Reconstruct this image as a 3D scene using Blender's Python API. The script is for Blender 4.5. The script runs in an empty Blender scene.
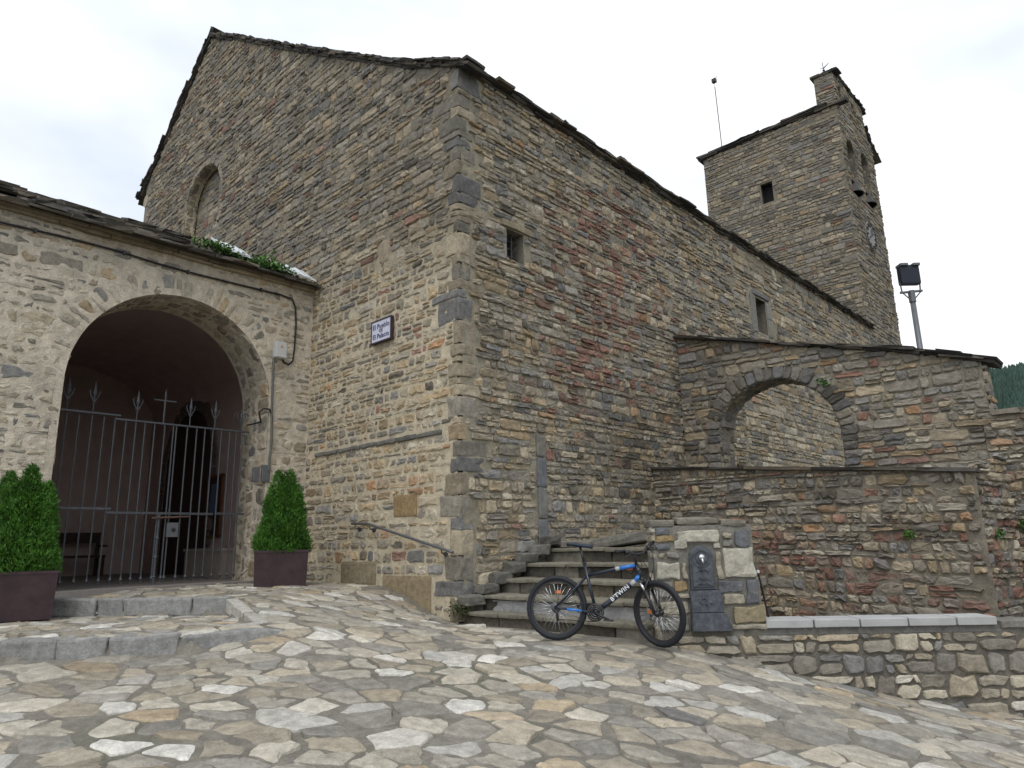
import bpy, bmesh, math, random
import numpy as np
from mathutils import Vector, Matrix
R = math.radians
SC = bpy.context.scene
COL = SC.collection

# ------------------------------------------------------------------ camera, sky, sun, exposure
yaw, pitch, roll = R(43.2), R(12.89), R(-1.253)
fw = Vector((-math.sin(yaw)*math.cos(pitch), math.cos(yaw)*math.cos(pitch), math.sin(pitch)))
rt = Vector((math.cos(yaw), math.sin(yaw), 0)); up = rt.cross(fw)
r2 = rt*math.cos(roll)+up*math.sin(roll); u2 = -rt*math.sin(roll)+up*math.cos(roll)
cd = bpy.data.cameras.new('camera'); cam = bpy.data.objects.new('camera', cd); COL.objects.link(cam)
M = Matrix((r2, u2, -fw)).transposed().to_4x4(); M.translation = Vector((7.34, -6.71, 0.0))
cam.matrix_world = M
cd.sensor_width = 36; cd.lens = 696.08/1024*36; cd.clip_start = .05; cd.clip_end = 9000
SC.camera = cam

SUN_EL, SUN_AZ = 58, 150          # azimuth clockwise from +Y
w = bpy.data.worlds.new('World'); SC.world = w; w.use_nodes = True
nt = w.node_tree; nt.nodes.clear(); N = nt.nodes.new; L = nt.links.new
sky = N('ShaderNodeTexSky'); sky.sky_type = 'NISHITA'; sky.sun_disc = False
sky.sun_elevation = R(SUN_EL); sky.sun_rotation = R(SUN_AZ); sky.air_density = 1; sky.dust_density = 3
b1 = N('ShaderNodeBackground'); b1.inputs[1].default_value = .09; L(sky.outputs[0], b1.inputs[0])
tc = N('ShaderNodeTexCoord'); mp = N('ShaderNodeMapping'); mp.inputs['Scale'].default_value = (1, 1, 2.2)
L(tc.outputs['Generated'], mp.inputs[0])
n1 = N('ShaderNodeTexNoise'); n1.inputs['Scale'].default_value = 1.6; n1.inputs['Detail'].default_value = 5; n1.inputs['Roughness'].default_value = .5
L(mp.outputs[0], n1.inputs['Vector'])
cr = N('ShaderNodeValToRGB'); cr.color_ramp.elements[0].position = .36; cr.color_ramp.elements[0].color = (.62, .70, .82, 1)
cr.color_ramp.elements[1].position = .58; cr.color_ramp.elements[1].color = (1.0, 1.02, 1.03, 1)
L(n1.outputs[0], cr.inputs[0])
b2 = N('ShaderNodeBackground'); b2.inputs[1].default_value = .85; L(cr.outputs[0], b2.inputs[0])
mx = N('ShaderNodeMixShader'); mx.inputs[0].default_value = .88
L(b1.outputs[0], mx.inputs[1]); L(b2.outputs[0], mx.inputs[2])
wo = N('ShaderNodeOutputWorld'); L(mx.outputs[0], wo.inputs[0])
sl = bpy.data.lights.new('sun', 'SUN'); sl.energy = .8; sl.angle = R(25); sl.color = (1, .97, .93)
so = bpy.data.objects.new('sun', sl); COL.objects.link(so)
sd = Vector((math.sin(R(SUN_AZ))*math.cos(R(SUN_EL)), math.cos(R(SUN_AZ))*math.cos(R(SUN_EL)), math.sin(R(SUN_EL))))
so.rotation_euler = sd.to_track_quat('Z', 'Y').to_euler()
SC.view_settings.view_transform = 'Standard'; SC.view_settings.look = 'None'
SC.view_settings.exposure = 0.56; SC.view_settings.gamma = 1
SC.cycles.use_denoising = True; SC.cycles.max_bounces = 6

# ------------------------------------------------------------------ tagging helpers
def tag(o, label=None, cat=None, group=None, kind=None):
    if label: o['label'] = label
    if cat: o['category'] = cat
    if group: o['group'] = group
    if kind: o['kind'] = kind
    return o
def empty(name, loc, label, cat, group=None, rot=(0, 0, 0)):
    o = bpy.data.objects.new(name, None); COL.objects.link(o); o.location = loc; o.rotation_euler = rot
    o.empty_display_size = .1
    return tag(o, label, cat, group)

# ------------------------------------------------------------------ numpy noise
def _h(ix, iy, iz, s):
    n = (ix*374761393+iy*668265263+iz*2147483647+s*974711) & 0xffffffff
    n = (n ^ (n >> 13))*1274126177 & 0xffffffff
    n = (n ^ (n >> 16))*2246822519 & 0xffffffff
    return ((n ^ (n >> 15)) & 0xffffff)/float(0xffffff)*2-1
def vnoise(p, s=0):
    p = np.asarray(p, float); i = np.floor(p).astype(np.int64); f = p-i; f = f*f*(3-2*f); o = 0
    for a in (0, 1):
        for b in (0, 1):
            for c in (0, 1):
                o = o+_h(i[..., 0]+a, i[..., 1]+b, i[..., 2]+c, s)*np.where(a, f[..., 0], 1-f[..., 0])*np.where(b, f[..., 1], 1-f[..., 1])*np.where(c, f[..., 2], 1-f[..., 2])
    return o
def n2(u, v, sc, s=0):
    u, v = np.broadcast_arrays(np.asarray(u, float), np.asarray(v, float))
    return vnoise(np.stack([u/sc, v/sc, np.full(u.shape, .37)], -1), s)
def fbm(u, v, sc, s=0): return (n2(u, v, sc, s)+.5*n2(u, v, sc/2.1, s+1)+.25*n2(u, v, sc/4.3, s+2))/1.5
def sstep(a, b, x): t = np.clip((x-a)/(b-a), 0, 1); return t*t*(3-2*t)

# ------------------------------------------------------------------ materials
def mat(name, base=None, rough=.85, metal=0, attr=False, vary=.25, nscale=9, bump=.25, bscale=40, bdist=.01, spots=0, spotcol=(.5, .5, .46), spec=.35, trans=0):
    m = bpy.data.materials.new(name); m.use_nodes = True; t = m.node_tree; N = t.nodes.new; L = t.links.new
    bs = t.nodes['Principled BSDF']; bs.inputs['Roughness'].default_value = rough; bs.inputs['Metallic'].default_value = metal
    bs.inputs['Specular IOR Level'].default_value = spec
    tc = N('ShaderNodeTexCoord'); src = None
    if attr:
        a = N('ShaderNodeAttribute'); a.attribute_name = 'Col'; src = a.outputs['Color']
    else:
        c = N('ShaderNodeRGB'); c.outputs[0].default_value = (*base, 1); src = c.outputs[0]
    if vary:
        n = N('ShaderNodeTexNoise'); n.inputs['Scale'].default_value = nscale; n.inputs['Detail'].default_value = 8; n.inputs['Roughness'].default_value = .65
        L(tc.outputs['Object'], n.inputs['Vector'])
        mr = N('ShaderNodeMapRange'); mr.inputs['From Min'].default_value = .28; mr.inputs['From Max'].default_value = .72
        mr.inputs['To Min'].default_value = 1-vary; mr.inputs['To Max'].default_value = 1+vary; L(n.outputs[0], mr.inputs['Value'])
        vm = N('ShaderNodeVectorMath'); vm.operation = 'SCALE'; L(src, vm.inputs[0]); L(mr.outputs[0], vm.inputs['Scale']); src = vm.outputs[0]
    if attr and vary:
        n = N('ShaderNodeTexNoise'); n.inputs['Scale'].default_value = nscale*5.5; n.inputs['Detail'].default_value = 5; n.inputs['Roughness'].default_value = .7
        L(tc.outputs['Object'], n.inputs['Vector'])
        mr = N('ShaderNodeMapRange'); mr.inputs['From Min'].default_value = .3; mr.inputs['From Max'].default_value = .7; mr.inputs['To Min'].default_value = .80; mr.inputs['To Max'].default_value = 1.20; L(n.outputs[0], mr.inputs['Value'])
        vm = N('ShaderNodeVectorMath'); vm.operation = 'SCALE'; L(src, vm.inputs[0]); L(mr.outputs[0], vm.inputs['Scale']); src = vm.outputs[0]
    if spots:
        n = N('ShaderNodeTexNoise'); n.inputs['Scale'].default_value = 14; n.inputs['Detail'].default_value = 9; n.inputs['Roughness'].default_value = .7
        mpp = N('ShaderNodeMapping'); mpp.inputs['Location'].default_value = (3, 7, 1); L(tc.outputs['Object'], mpp.inputs[0]); L(mpp.outputs[0], n.inputs['Vector'])
        mr = N('ShaderNodeMapRange'); mr.inputs['From Min'].default_value = .58; mr.inputs['From Max'].default_value = .68; mr.inputs['To Max'].default_value = spots
        L(n.outputs[0], mr.inputs['Value'])
        mi = N('ShaderNodeMix'); mi.data_type = 'RGBA'; L(mr.outputs[0], mi.inputs[0]); L(src, mi.inputs[6]); mi.inputs[7].default_value = (*spotcol, 1); src = mi.outputs[2]
    L(src, bs.inputs['Base Color'])
    if bump:
        n = N('ShaderNodeTexNoise'); n.inputs['Scale'].default_value = bscale; n.inputs['Detail'].default_value = 6; n.inputs['Roughness'].default_value = .65
        L(tc.outputs['Object'], n.inputs['Vector'])
        bp = N('ShaderNodeBump'); bp.inputs['Strength'].default_value = bump; bp.inputs['Distance'].default_value = bdist
        L(n.outputs[0], bp.inputs['Height']); L(bp.outputs[0], bs.inputs['Normal'])
    if trans: bs.inputs['Transmission Weight'].default_value = trans
    return m
M_STONE = mat('rubble_stone', attr=True, vary=.34, nscale=13, bump=.8, bscale=34, bdist=.016, spots=.3, spotcol=(.36, .34, .29))
M_MORT = mat('mortar', attr=True, vary=.3, nscale=7, bump=.9, bscale=45, bdist=.014, rough=.95)
M_FLAG = mat('flagstone', attr=True, vary=.34, nscale=11, bump=.8, bscale=24, bdist=.014, rough=.62, spots=.28, spotcol=(.40, .39, .35), spec=.4)
M_GMORT = mat('paving_mortar', attr=True, vary=.35, nscale=9, bump=.9, bscale=70, bdist=.01, rough=.9)
M_SLATE = mat('roof_slate', attr=True, vary=.3, nscale=8, bump=.6, bscale=30, bdist=.01, spots=.35, spotcol=(.20, .19, .15))
M_PLAST = mat('pink_plaster', (.52, .40, .37), vary=.12, nscale=3, bump=.2)
M_IRON = mat('wrought_iron', (.085, .09, .10), rough=.5, metal=.4, vary=.3, nscale=20, bump=.2, bscale=90)
M_DARK = mat('dark_void', (.012, .012, .013), rough=.9, vary=0, bump=0)
M_WOOD = mat('dark_wood', (.045, .024, .018), rough=.6, vary=.3, nscale=18)
M_CORTEN = mat('brown_metal', (.050, .029, .033), rough=.5, vary=.35, nscale=6, bump=.05, metal=.2)
M_SOIL = mat('soil', (.05, .035, .025), rough=1)
M_CABLE = mat('black_cable', (.02, .02, .022), rough=.5, vary=0, bump=0)
M_CONDUIT = mat('grey_conduit', (.13, .13, .125), rough=.6, vary=.2, bump=0)
M_BOX = mat('grey_white_plastic', (.52, .53, .52), rough=.5, vary=.06, bump=0)
M_LEAF = mat('thuja_green', attr=True, vary=.2, bump=0, rough=.6, spec=.25)
M_IVY = mat('ivy_leaf', attr=True, vary=.15, bump=0, rough=.5)
M_BARK = mat('bark', (.07, .05, .035), rough=.9)
M_SHEET = mat('pale_flashing', (.66, .70, .74), rough=.45, vary=.1, bump=.1, bscale=10)
M_COPE = mat('pale_coping_stone', (.40, .405, .40), rough=.7, vary=.14, nscale=5, bump=.2, bscale=60)
M_RUBBER = mat('tyre_rubber', (.014, .016, .021), rough=.6, vary=.1, bump=.3, bscale=120, bdist=.002)
M_FRAME = mat('dark_navy_paint', (.013, .019, .034), rough=.3, vary=0, bump=0, spec=.6)
M_BLUE = mat('bright_blue_paint', (.03, .19, .60), rough=.3, vary=0, bump=0, spec=.6)
M_WHITE = mat('white_paint', (.68, .70, .73), rough=.4, vary=0, bump=0)
M_CHROME = mat('bright_steel', (.62, .63, .65), rough=.25, metal=1, vary=0, bump=0)
M_BLKM = mat('black_metal', (.018, .018, .020), rough=.4, vary=0, bump=0, spec=.5)
M_ORANGE = mat('orange_reflector', (.55, .15, .03), rough=.25, vary=0, bump=0, spec=.7)
M_REDS = mat('orange_red_paint', (.28, .07, .03), rough=.4, vary=0, bump=0)
M_CAST = mat('cast_iron', (.095, .105, .122), rough=.45, metal=.35, vary=.5, nscale=18, bump=.6, bscale=50, bdist=.008, spots=.4, spotcol=(.2, .2, .19))
M_BRONZE = mat('bell_bronze', (.045, .043, .04), rough=.5, metal=.5, vary=.2, bump=.1)
M_GALV = mat('galvanised_steel', (.145, .15, .16), rough=.45, metal=.4, vary=.15, bump=0)
M_NAVY = mat('floodlight_housing', (.012, .016, .03), rough=.35, vary=0, bump=0)
M_TILE = mat('glazed_sign_tile', (.62, .64, .76), rough=.25, vary=.1, bump=0, spec=.5)
M_INK = mat('blue_sign_lettering', (.05, .045, .16), rough=.4, vary=0, bump=0)
M_SIGNF = mat('sign_frame', (.05, .035, .045), rough=.6, vary=.2, bump=0)
M_GLASS = mat('window_glass', (.03, .035, .04), rough=.12, vary=0, bump=0, spec=.6)
M_PAPER = mat('notice_paper', (.10, .14, .24), rough=.6, vary=.4, nscale=14, bump=0)
M_CONC = mat('porch_paving', (.22, .20, .185), rough=.8, vary=.15)
M_EARTH = mat('bare_ground', (.10, .095, .07), rough=.95, vary=.3, nscale=1)
M_TREE = mat('forest_green', attr=True, vary=.15, nscale=.05, bump=0, rough=.8)
M_HILL = mat('hill_green', (.022, .04, .022), rough=.9, vary=.3, nscale=.02, bump=0)

# ------------------------------------------------------------------ mesh accumulator
class Acc:
    def __init__(s): s.v = []; s.f = []; s.c = []; s.m = []; s.n = 0
    def add(s, v, f, c, mi=0):
        v = np.asarray(v, float).reshape(-1, 3); c = np.asarray(c, float)
        if c.ndim == 1: c = np.tile(c, (len(v), 1))
        off = s.n; s.v.append(v); s.c.append(c); s.n += len(v)
        if isinstance(f, np.ndarray): f = (f+off).tolist()
        else: f = [[i+off for i in q] for q in f]
        s.f += f; s.m += [mi]*len(f)
    def build(s, name, mats, parent=None, smooth=False):
        v = np.concatenate(s.v); o_loc = np.zeros(3)
        if parent is not None:
            p = parent
            while p is not None: o_loc = o_loc+np.array(p.location); p = p.parent
        me = bpy.data.meshes.new(name); me.from_pydata((v-o_loc).tolist(), [], s.f)
        for m in (mats if isinstance(mats, (list, tuple)) else [mats]): me.materials.append(m)
        me.polygons.foreach_set('material_index', s.m)
        ca = me.color_attributes.new('Col', 'FLOAT_COLOR', 'POINT')
        c = np.concatenate(s.c); ca.data.foreach_set('color', np.concatenate([c, np.ones((len(c), 1))], 1).ravel())
        if smooth: me.polygons.foreach_set('use_smooth', [True]*len(s.f))
        me.update()
        o = bpy.data.objects.new(name, me); COL.objects.link(o)
        if parent is not None: o.parent = parent
        return o

def grid_box_template(ks):
    vs = {}; fs = []
    def vid(p):
        k = tuple(np.round(p, 5)); return vs.setdefault(k, len(vs))
    for ax in range(3):
        a, b = [i for i in range(3) if i != ax]
        for sgn in (-1, 1):
            for i in range(len(ks[a])-1):
                for j in range(len(ks[b])-1):
                    q = []
                    for (x, y) in ((i, j), (i+1, j), (i+1, j+1), (i, j+1)):
                        p = [0, 0, 0]; p[ax] = sgn; p[a] = ks[a][x]; p[b] = ks[b][y]; q.append(vid(p))
                    flip = (sgn < 0) ^ (ax == 1)
                    fs.append(q[::-1] if flip else q)
    return np.array(sorted(vs, key=vs.get)), np.array(fs)
T_BOX = grid_box_template([[-1, -.88, -.4, .1, .5, .88, 1], [-1, -.8, 0, .8, 1], [-1, -.8, 0, .8, 1]])
T_LOW = grid_box_template([[-1, -.1, 1], [-1, 1], [-1, 1]])
def rock(acc, c, size, rotz=0, col=(.3, .3, .3), r=.015, amp=.008, fq=6, mi=0, axes=None, seed=0, tilt=0):
    """rounded, slightly uneven stone block"""
    h = np.array(size)/2; p = T_BOX[0]*h; r = min(r, h.min()*.6)
    inner = np.clip(p, -(h-r), h-r); d = p-inner; ln = np.linalg.norm(d, axis=1, keepdims=True); ln[ln == 0] = 1
    q = inner+d/ln*np.minimum(r, ln)
    sd = np.array([seed*1.7, seed*.9, seed*2.3])+np.array(c)*3.1
    q = q+np.stack([vnoise(q*fq+sd, k) for k in (1, 2, 3)], 1)*amp + np.stack([vnoise(q*fq*3+sd, k) for k in (4, 5, 6)], 1)*amp*.4
    if tilt: q[:, 2] += q[:, 0]*tilt
    if axes is None:
        cz, sz = math.cos(rotz), math.sin(rotz); A = np.array([[cz, sz, 0], [-sz, cz, 0], [0, 0, 1]])
    else: A = np.array(axes)
    f = T_BOX[1]
    if np.linalg.det(A) < 0: f = f[:, ::-1]
    cc = np.array(col)*(1+.12*vnoise(q*9+sd, 8)[:, None])
    acc.add(q@A+np.array(c), f, cc, mi)
def slate(acc, c, size, A, rng, col, jit=.25, mi=0):
    h = np.array(size)/2; p = T_LOW[0]*h
    p = p+rng.uniform(-1, 1, p.shape)*h*np.array([jit*.5, jit, jit*.5])
    acc.add(p@A+np.array(c), T_LOW[1] if np.linalg.det(A) > 0 else T_LOW[1][:, ::-1], np.array(col), mi)
def rotz_axes(a, pitch=0, about='x'):
    cz, sz = math.cos(a), math.sin(a); A = np.array([[cz, sz, 0], [-sz, cz, 0], [0, 0, 1.]])
    return A
def box(acc, lo, hi, col=(.3, .3, .3), mi=0):
    lo = np.array(lo, float); hi = np.array(hi, float); acc.add(T_C[0]*(hi-lo)/2+(hi+lo)/2, T_C[1], col, mi)
T_C = grid_box_template([[-1, 1]]*3)
def tube(acc, pts, r, n=8, col=(.1, .1, .1), mi=0, cap=True):
    P = [Vector(p) for p in pts]; rs = r if isinstance(r, (list, tuple)) else [r]*len(P); rings = []; prev = None
    for i, p in enumerate(P):
        t = (P[min(i+1, len(P)-1)]-P[max(i-1, 0)]).normalized()
        a = prev if prev is not None else (Vector((0, 0, 1)) if abs(t.z) < .9 else Vector((1, 0, 0)))
        x = (a-t*a.dot(t)).normalized(); y = t.cross(x); prev = x
        rings.append([(p+x*math.cos(k*2*math.pi/n)*rs[i]+y*math.sin(k*2*math.pi/n)*rs[i])[:] for k in range(n)])
    f = [[i*n+k, i*n+(k+1) % n, (i+1)*n+(k+1) % n, (i+1)*n+k] for i in range(len(P)-1) for k in range(n)]
    if cap: f += [list(range(n))[::-1], [(len(P)-1)*n+k for k in range(n)]]
    acc.add(np.array(rings).reshape(-1, 3), f, col, mi)
def lathe(acc, prof, c, n=20, col=(.1, .1, .1), axis='z', mi=0):
    v = []; f = []
    for (r, z) in prof:
        for k in range(n):
            a = 2*math.pi*k/n; p = (r*math.cos(a), r*math.sin(a), z)
            if axis == 'y': p = (p[0], -p[2], p[1])
            if axis == 'x': p = (p[2], p[0], p[1])
            v.append((p[0]+c[0], p[1]+c[1], p[2]+c[2]))
    for i in range(len(prof)-1):
        for k in range(n): f.append([i*n+k, i*n+(k+1) % n, (i+1)*n+(k+1) % n, (i+1)*n+k])
    acc.add(v, f, col, mi)

# ------------------------------------------------------------------ masonry generator
TPL = np.array([(.12, 0), (.5, 0), (.88, 0), (1, .22), (1, .78), (.88, 1), (.5, 1), (.12, 1), (0, .78), (0, .22)])
def gen_stones(u0, u1, v0, v1, hm=.12, lm=.32, gap=.012, wob=.03, seed=0, split=.25, jit=.09, slope=0):
    """rows of rubble as (N,10,2) outlines"""
    rng = np.random.default_rng(seed); lines = [v0]
    while lines[-1] < v1: lines.append(lines[-1]+hm*rng.uniform(.55, 1.55))
    Ls, Rs, Ks, B, T = [], [], [], [], []
    for k in range(len(lines)-1):
        h = lines[k+1]-lines[k]; u = u0-rng.uniform(0, lm)
        while u < u1:
            if rng.random() < split and h > hm*1.05:
                wd = lm*rng.uniform(.8, 1.8); m = rng.uniform(.35, .65)
                for (a, b) in ((0, m), (m, 1)):
                    x = u; 
                    cuts = [u]+sorted(u+wd*rng.uniform(.25, .75, rng.integers(0, 2)))+[u+wd]
                    for i in range(len(cuts)-1): Ls.append(cuts[i]); Rs.append(cuts[i+1]); Ks.append(k); B.append(a); T.append(b)
                u += wd
            else:
                wd = lm*float(np.clip(rng.lognormal(-.1, .42), .35, 2.0)); wd = max(wd, h*.8)
                Ls.append(u); Rs.append(u+wd); Ks.append(k); B.append(0); T.append(1); u += wd
    Ls, Rs, Ks, B, T = map(np.array, (Ls, Rs, Ks, B, T)); Nn = len(Ls); ln = np.array(lines)
    def line(k, u): return ln[k][:, None]+slope*(u-u0)+wob*n2(u, k[:, None]*.9, 1.1, seed+5)+wob*.5*n2(u, k[:, None]*7.3, .4, seed+6)+wob*.8*n2(u, ln[k][:, None], 3.0, seed+7)
    s = TPL[None, :, 0]+rng.uniform(-jit, jit, (Nn, 10))*.5; t = TPL[None, :, 1]+rng.uniform(-jit, jit, (Nn, 10))
    u = Ls[:, None]+gap/2+s*(Rs-Ls-gap)[:, None]+(rng.uniform(-.12, .12, Nn)*hm*2)[:, None]*(t-.5)
    lo = line(Ks, u); hi = line(Ks+1, u); H = hi-lo
    bb = lo+H*B[:, None]+gap/2; tt = lo+H*T[:, None]-gap/2
    v = bb+(tt-bb)*np.clip(t, -.05, 1.05)
    return np.stack([u, v], -1), rng
def radial_stones(path, th, n_per_m=6, gap=.012, seed=0):
    """voussoirs outside a polyline path of (u,v); outward = left of direction reversed"""
    rng = np.random.default_rng(seed); P = np.array(path); sl = np.linalg.norm(np.diff(P, axis=0), axis=1); S = np.r_[0, np.cumsum(sl)]
    out = []; s = 0
    while s < S[-1]-.05:
        wdt = rng.uniform(.7, 1.4)/n_per_m; e = min(s+wdt, S[-1])
        if S[-1]-e < .06: e = S[-1]
        tk = th*rng.uniform(.8, 1.15)
        q = []
        for (a, b) in TPL:
            ss = s+gap/2+(b)*(e-s-gap); rr = .0+a*tk
            x = np.interp(ss, S, P[:, 0]); y = np.interp(ss, S, P[:, 1])
            x2 = np.interp(min(ss+.1, S[-1]), S, P[:, 0]); y2 = np.interp(min(ss+.1, S[-1]), S, P[:, 1])
            x1 = np.interp(max(ss-.1, 0), S, P[:, 0]); y1 = np.interp(max(ss-.1, 0), S, P[:, 1])
            d = np.array([x2-x1, y2-y1]); d /= np.linalg.norm(d); nn = np.array([-d[1], d[0]])
            q.append((x+nn[0]*rr+rng.uniform(-.006, .006), y+nn[1]*rr+rng.uniform(-.006, .006)))
        out.append(q); s = e
    return np.array(out), rng
def emit(acc, Q, rng, mp, colfn, ins=None, prot=(.005, .03), back=-.03, mi=0, inset=.16, rough=.006, minsize=.02):
    c = Q.mean(1)
    if ins is not None:
        k = ins(c[:, 0], c[:, 1]); Q = Q[k]; c = c[k]
        bad = ~ins(Q[..., 0], Q[..., 1])
        if bad.any():
            lo = np.zeros(bad.shape); hi = np.ones(bad.shape)
            for _ in range(9):
                m = (lo+hi)/2; p = c[:, None]+(Q-c[:, None])*m[..., None]; g = ins(p[..., 0], p[..., 1]); lo = np.where(g, m, lo); hi = np.where(g, hi, m)
            Q = np.where(bad[..., None], c[:, None]+(Q-c[:, None])*lo[..., None], Q)
        c = Q.mean(1)
    ext = Q.max(1)-Q.min(1); k = (ext > minsize).all(1); Q = Q[k]; c = c[k]; ext = ext[k]; n = len(Q)
    if n == 0: return
    col = np.clip(colfn(c[:, 0], c[:, 1], rng), .01, .9)
    pr = rng.uniform(prot[0], prot[1], n); tu, tv = rng.normal(0, .05, n), rng.normal(0, .07, n)
    hmin = ext.min(1); edge = (np.minimum(hmin*inset, .03))[:, None, None]; cc = c[:, None]
    dl = Q-cc; ln = np.linalg.norm(dl, axis=2, keepdims=True)
    Q1 = Q-dl/ln*edge*.25; Q2 = Q-dl/ln*edge*1.1
    def W(P, f): return pr[:, None]*f+(P[..., 0]-cc[..., 0])*tu[:, None]*.4+(P[..., 1]-cc[..., 1])*tv[:, None]
    w0 = np.full(Q.shape[:2], back); w1 = W(Q1, .55)+rng.normal(0, rough*.6, Q.shape[:2])-edge[..., 0]*.2; w2 = W(Q2, 1)+rng.normal(0, rough, Q.shape[:2])
    wc = pr+rng.normal(.002, rough, n)
    V = np.concatenate([np.dstack([Q, w0]), np.dstack([Q1, w1]), np.dstack([Q2, w2]), np.dstack([c[:, None], wc[:, None]])], 1); K = Q.shape[1]
    X = mp(V[..., 0].ravel(), V[..., 1].ravel(), V[..., 2].ravel())
    i = np.arange(K); j = (i+1) % K
    f4 = np.concatenate([np.stack([i, j, j+K, i+K], 1), np.stack([i+K, j+K, j+2*K, i+2*K], 1)]); f3 = np.stack([i+2*K, j+2*K, np.full(K, 3*K)], 1)
    e = 1e-3; a = mp(*np.array([[c[0, 0]], [c[0, 1]], [0.]])); bu = mp(*np.array([[c[0, 0]+e], [c[0, 1]], [0.]]))-a; bv = mp(*np.array([[c[0, 0]], [c[0, 1]+e], [0.]]))-a; bw = mp(*np.array([[c[0, 0]], [c[0, 1]], [e]]))-a
    # outline orientation
    o = Q[0]; area = np.sum(o[:, 0]*np.roll(o[:, 1], -1)-np.roll(o[:, 0], -1)*o[:, 1])
    if np.dot(np.cross(bu[0], bv[0]), bw[0])*area < 0: f4 = f4[:, ::-1]; f3 = f3[:, ::-1]
    offs = (np.arange(n)*(3*K+1))[:, None, None]
    F = (f4[None]+offs).reshape(-1, 4).tolist()+(f3[None]+offs).reshape(-1, 3).tolist()
    acc.add(X, F, np.repeat(col, 3*K+1, 0), mi)
def mortar(acc, u0, u1, v0, v1, cell, mp, colfn, ins=None, amp=.006, w=0., mi=1):
    nu = max(2, int((u1-u0)/cell)+1); nv = max(2, int((v1-v0)/cell)+1)
    U, Vv = np.meshgrid(np.linspace(u0, u1, nu), np.linspace(v0, v1, nv), indexing='ij')
    W = w+amp*fbm(U, Vv, .16, 11)+amp*.6*n2(U, Vv, .06, 15)
    X = mp(U.ravel(), Vv.ravel(), W.ravel()); c = np.clip(colfn(U.ravel(), Vv.ravel(), None), .01, .9)
    I = np.arange(nu*nv).reshape(nu, nv); f = np.stack([I[:-1, :-1], I[1:, :-1], I[1:, 1:], I[:-1, 1:]], -1).reshape(-1, 4)
    if ins is not None:
        cu = (U[:-1, :-1]+U[1:, 1:]).ravel()/2; cv = (Vv[:-1, :-1]+Vv[1:, 1:]).ravel()/2; f = f[ins(cu, cv)]
    e = 1e-3; a = mp(*np.array([[u0], [v0], [0.]])); bu = mp(*np.array([[u0+e], [v0], [0.]]))-a; bv = mp(*np.array([[u0], [v0+e], [0.]]))-a; bw = mp(*np.array([[u0], [v0], [e]]))-a
    if np.dot(np.cross(bu[0], bv[0]), bw[0]) < 0: f = f[:, ::-1]
    acc.add(X, f, c, mi)

PAL = dict(och=(.345, .27, .175), tan=(.34, .295, .222), gry=(.25, .232, .20), blu=(.19, .19, .188), lig=(.43, .395, .32), red=(.235, .135, .105), drk=(.115, .104, .086), ora=(.345, .21, .12), whi=(.54, .52, .47))
def pick(n, rng, W):
    """W: dict name -> weight array or scalar"""
    ks = list(W); w = np.stack([np.broadcast_to(np.asarray(W[k], float), (n,)) for k in ks], 1); w = w/w.sum(1, keepdims=True)
    idx = (rng.random(n)[:, None] > np.cumsum(w, 1)).sum(1); idx = np.clip(idx, 0, len(ks)-1)
    c = np.array([PAL[k] for k in ks])[idx]; c2 = np.array([PAL[k] for k in ks])[np.roll(idx, 1)]
    m = rng.uniform(0, .35, (n, 1)); return (c*(1-m)+c2*m)*rng.uniform(.72, 1.25, (n, 1))*np.array([1.01, .99, .955])
def mk_map(kind, *a):
    if kind == 'facade': y = a[0]; return lambda u, v, w: np.stack([u, y-w, v], -1)
    if kind == 'side': x = a[0]; return lambda u, v, w: np.stack([x+w, u, v], -1)
    if kind == 'line':
        A, d = a; n = np.array([d[1], -d[0]]); return lambda u, v, w: np.stack([A[0]+d[0]*u+n[0]*w, A[1]+d[1]*u+n[1]*w, v], -1)
def arch_in(u, v, uc, half, spr, bot, top_r=None):
    r = top_r or half
    return (np.abs(u-uc) < half) & (v > bot) & ((v < spr) | (((u-uc)/half)**2+((v-spr)/r)**2 < 1))
def arch_path(uc, half, spr, bot, r=None, n=18, jamb=True):
    r = r or half; p = [(uc-half, bot)] if jamb else []
    p += [(uc-half*math.cos(math.pi*i/n), spr+r*math.sin(math.pi*i/n)) for i in range(n+1)]
    if jamb: p.append((uc+half, bot))
    return p
def path_map(path, to3, inward=True):
    """s along a path, d = depth behind the wall face, w = out of the reveal"""
    P = np.array(path); S = np.r_[0, np.cumsum(np.linalg.norm(np.diff(P, axis=0), axis=1))]
    def f(u, v, w):
        x = np.interp(u, S, P[:, 0]); y = np.interp(u, S, P[:, 1])
        x2 = np.interp(u+.08, S, P[:, 0]); x1 = np.interp(u-.08, S, P[:, 0]); y2 = np.interp(u+.08, S, P[:, 1]); y1 = np.interp(u-.08, S, P[:, 1])
        dx, dy = x2-x1, y2-y1; l = np.hypot(dx, dy)+1e-9; nx, ny = dy/l, -dx/l
        return to3(x+nx*w, y+ny*w, -v)
    return f, S[-1]
def circ_rect(u, v, a, b, c, d): return (u > a) & (u < b) & (v > c) & (v < d)

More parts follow.
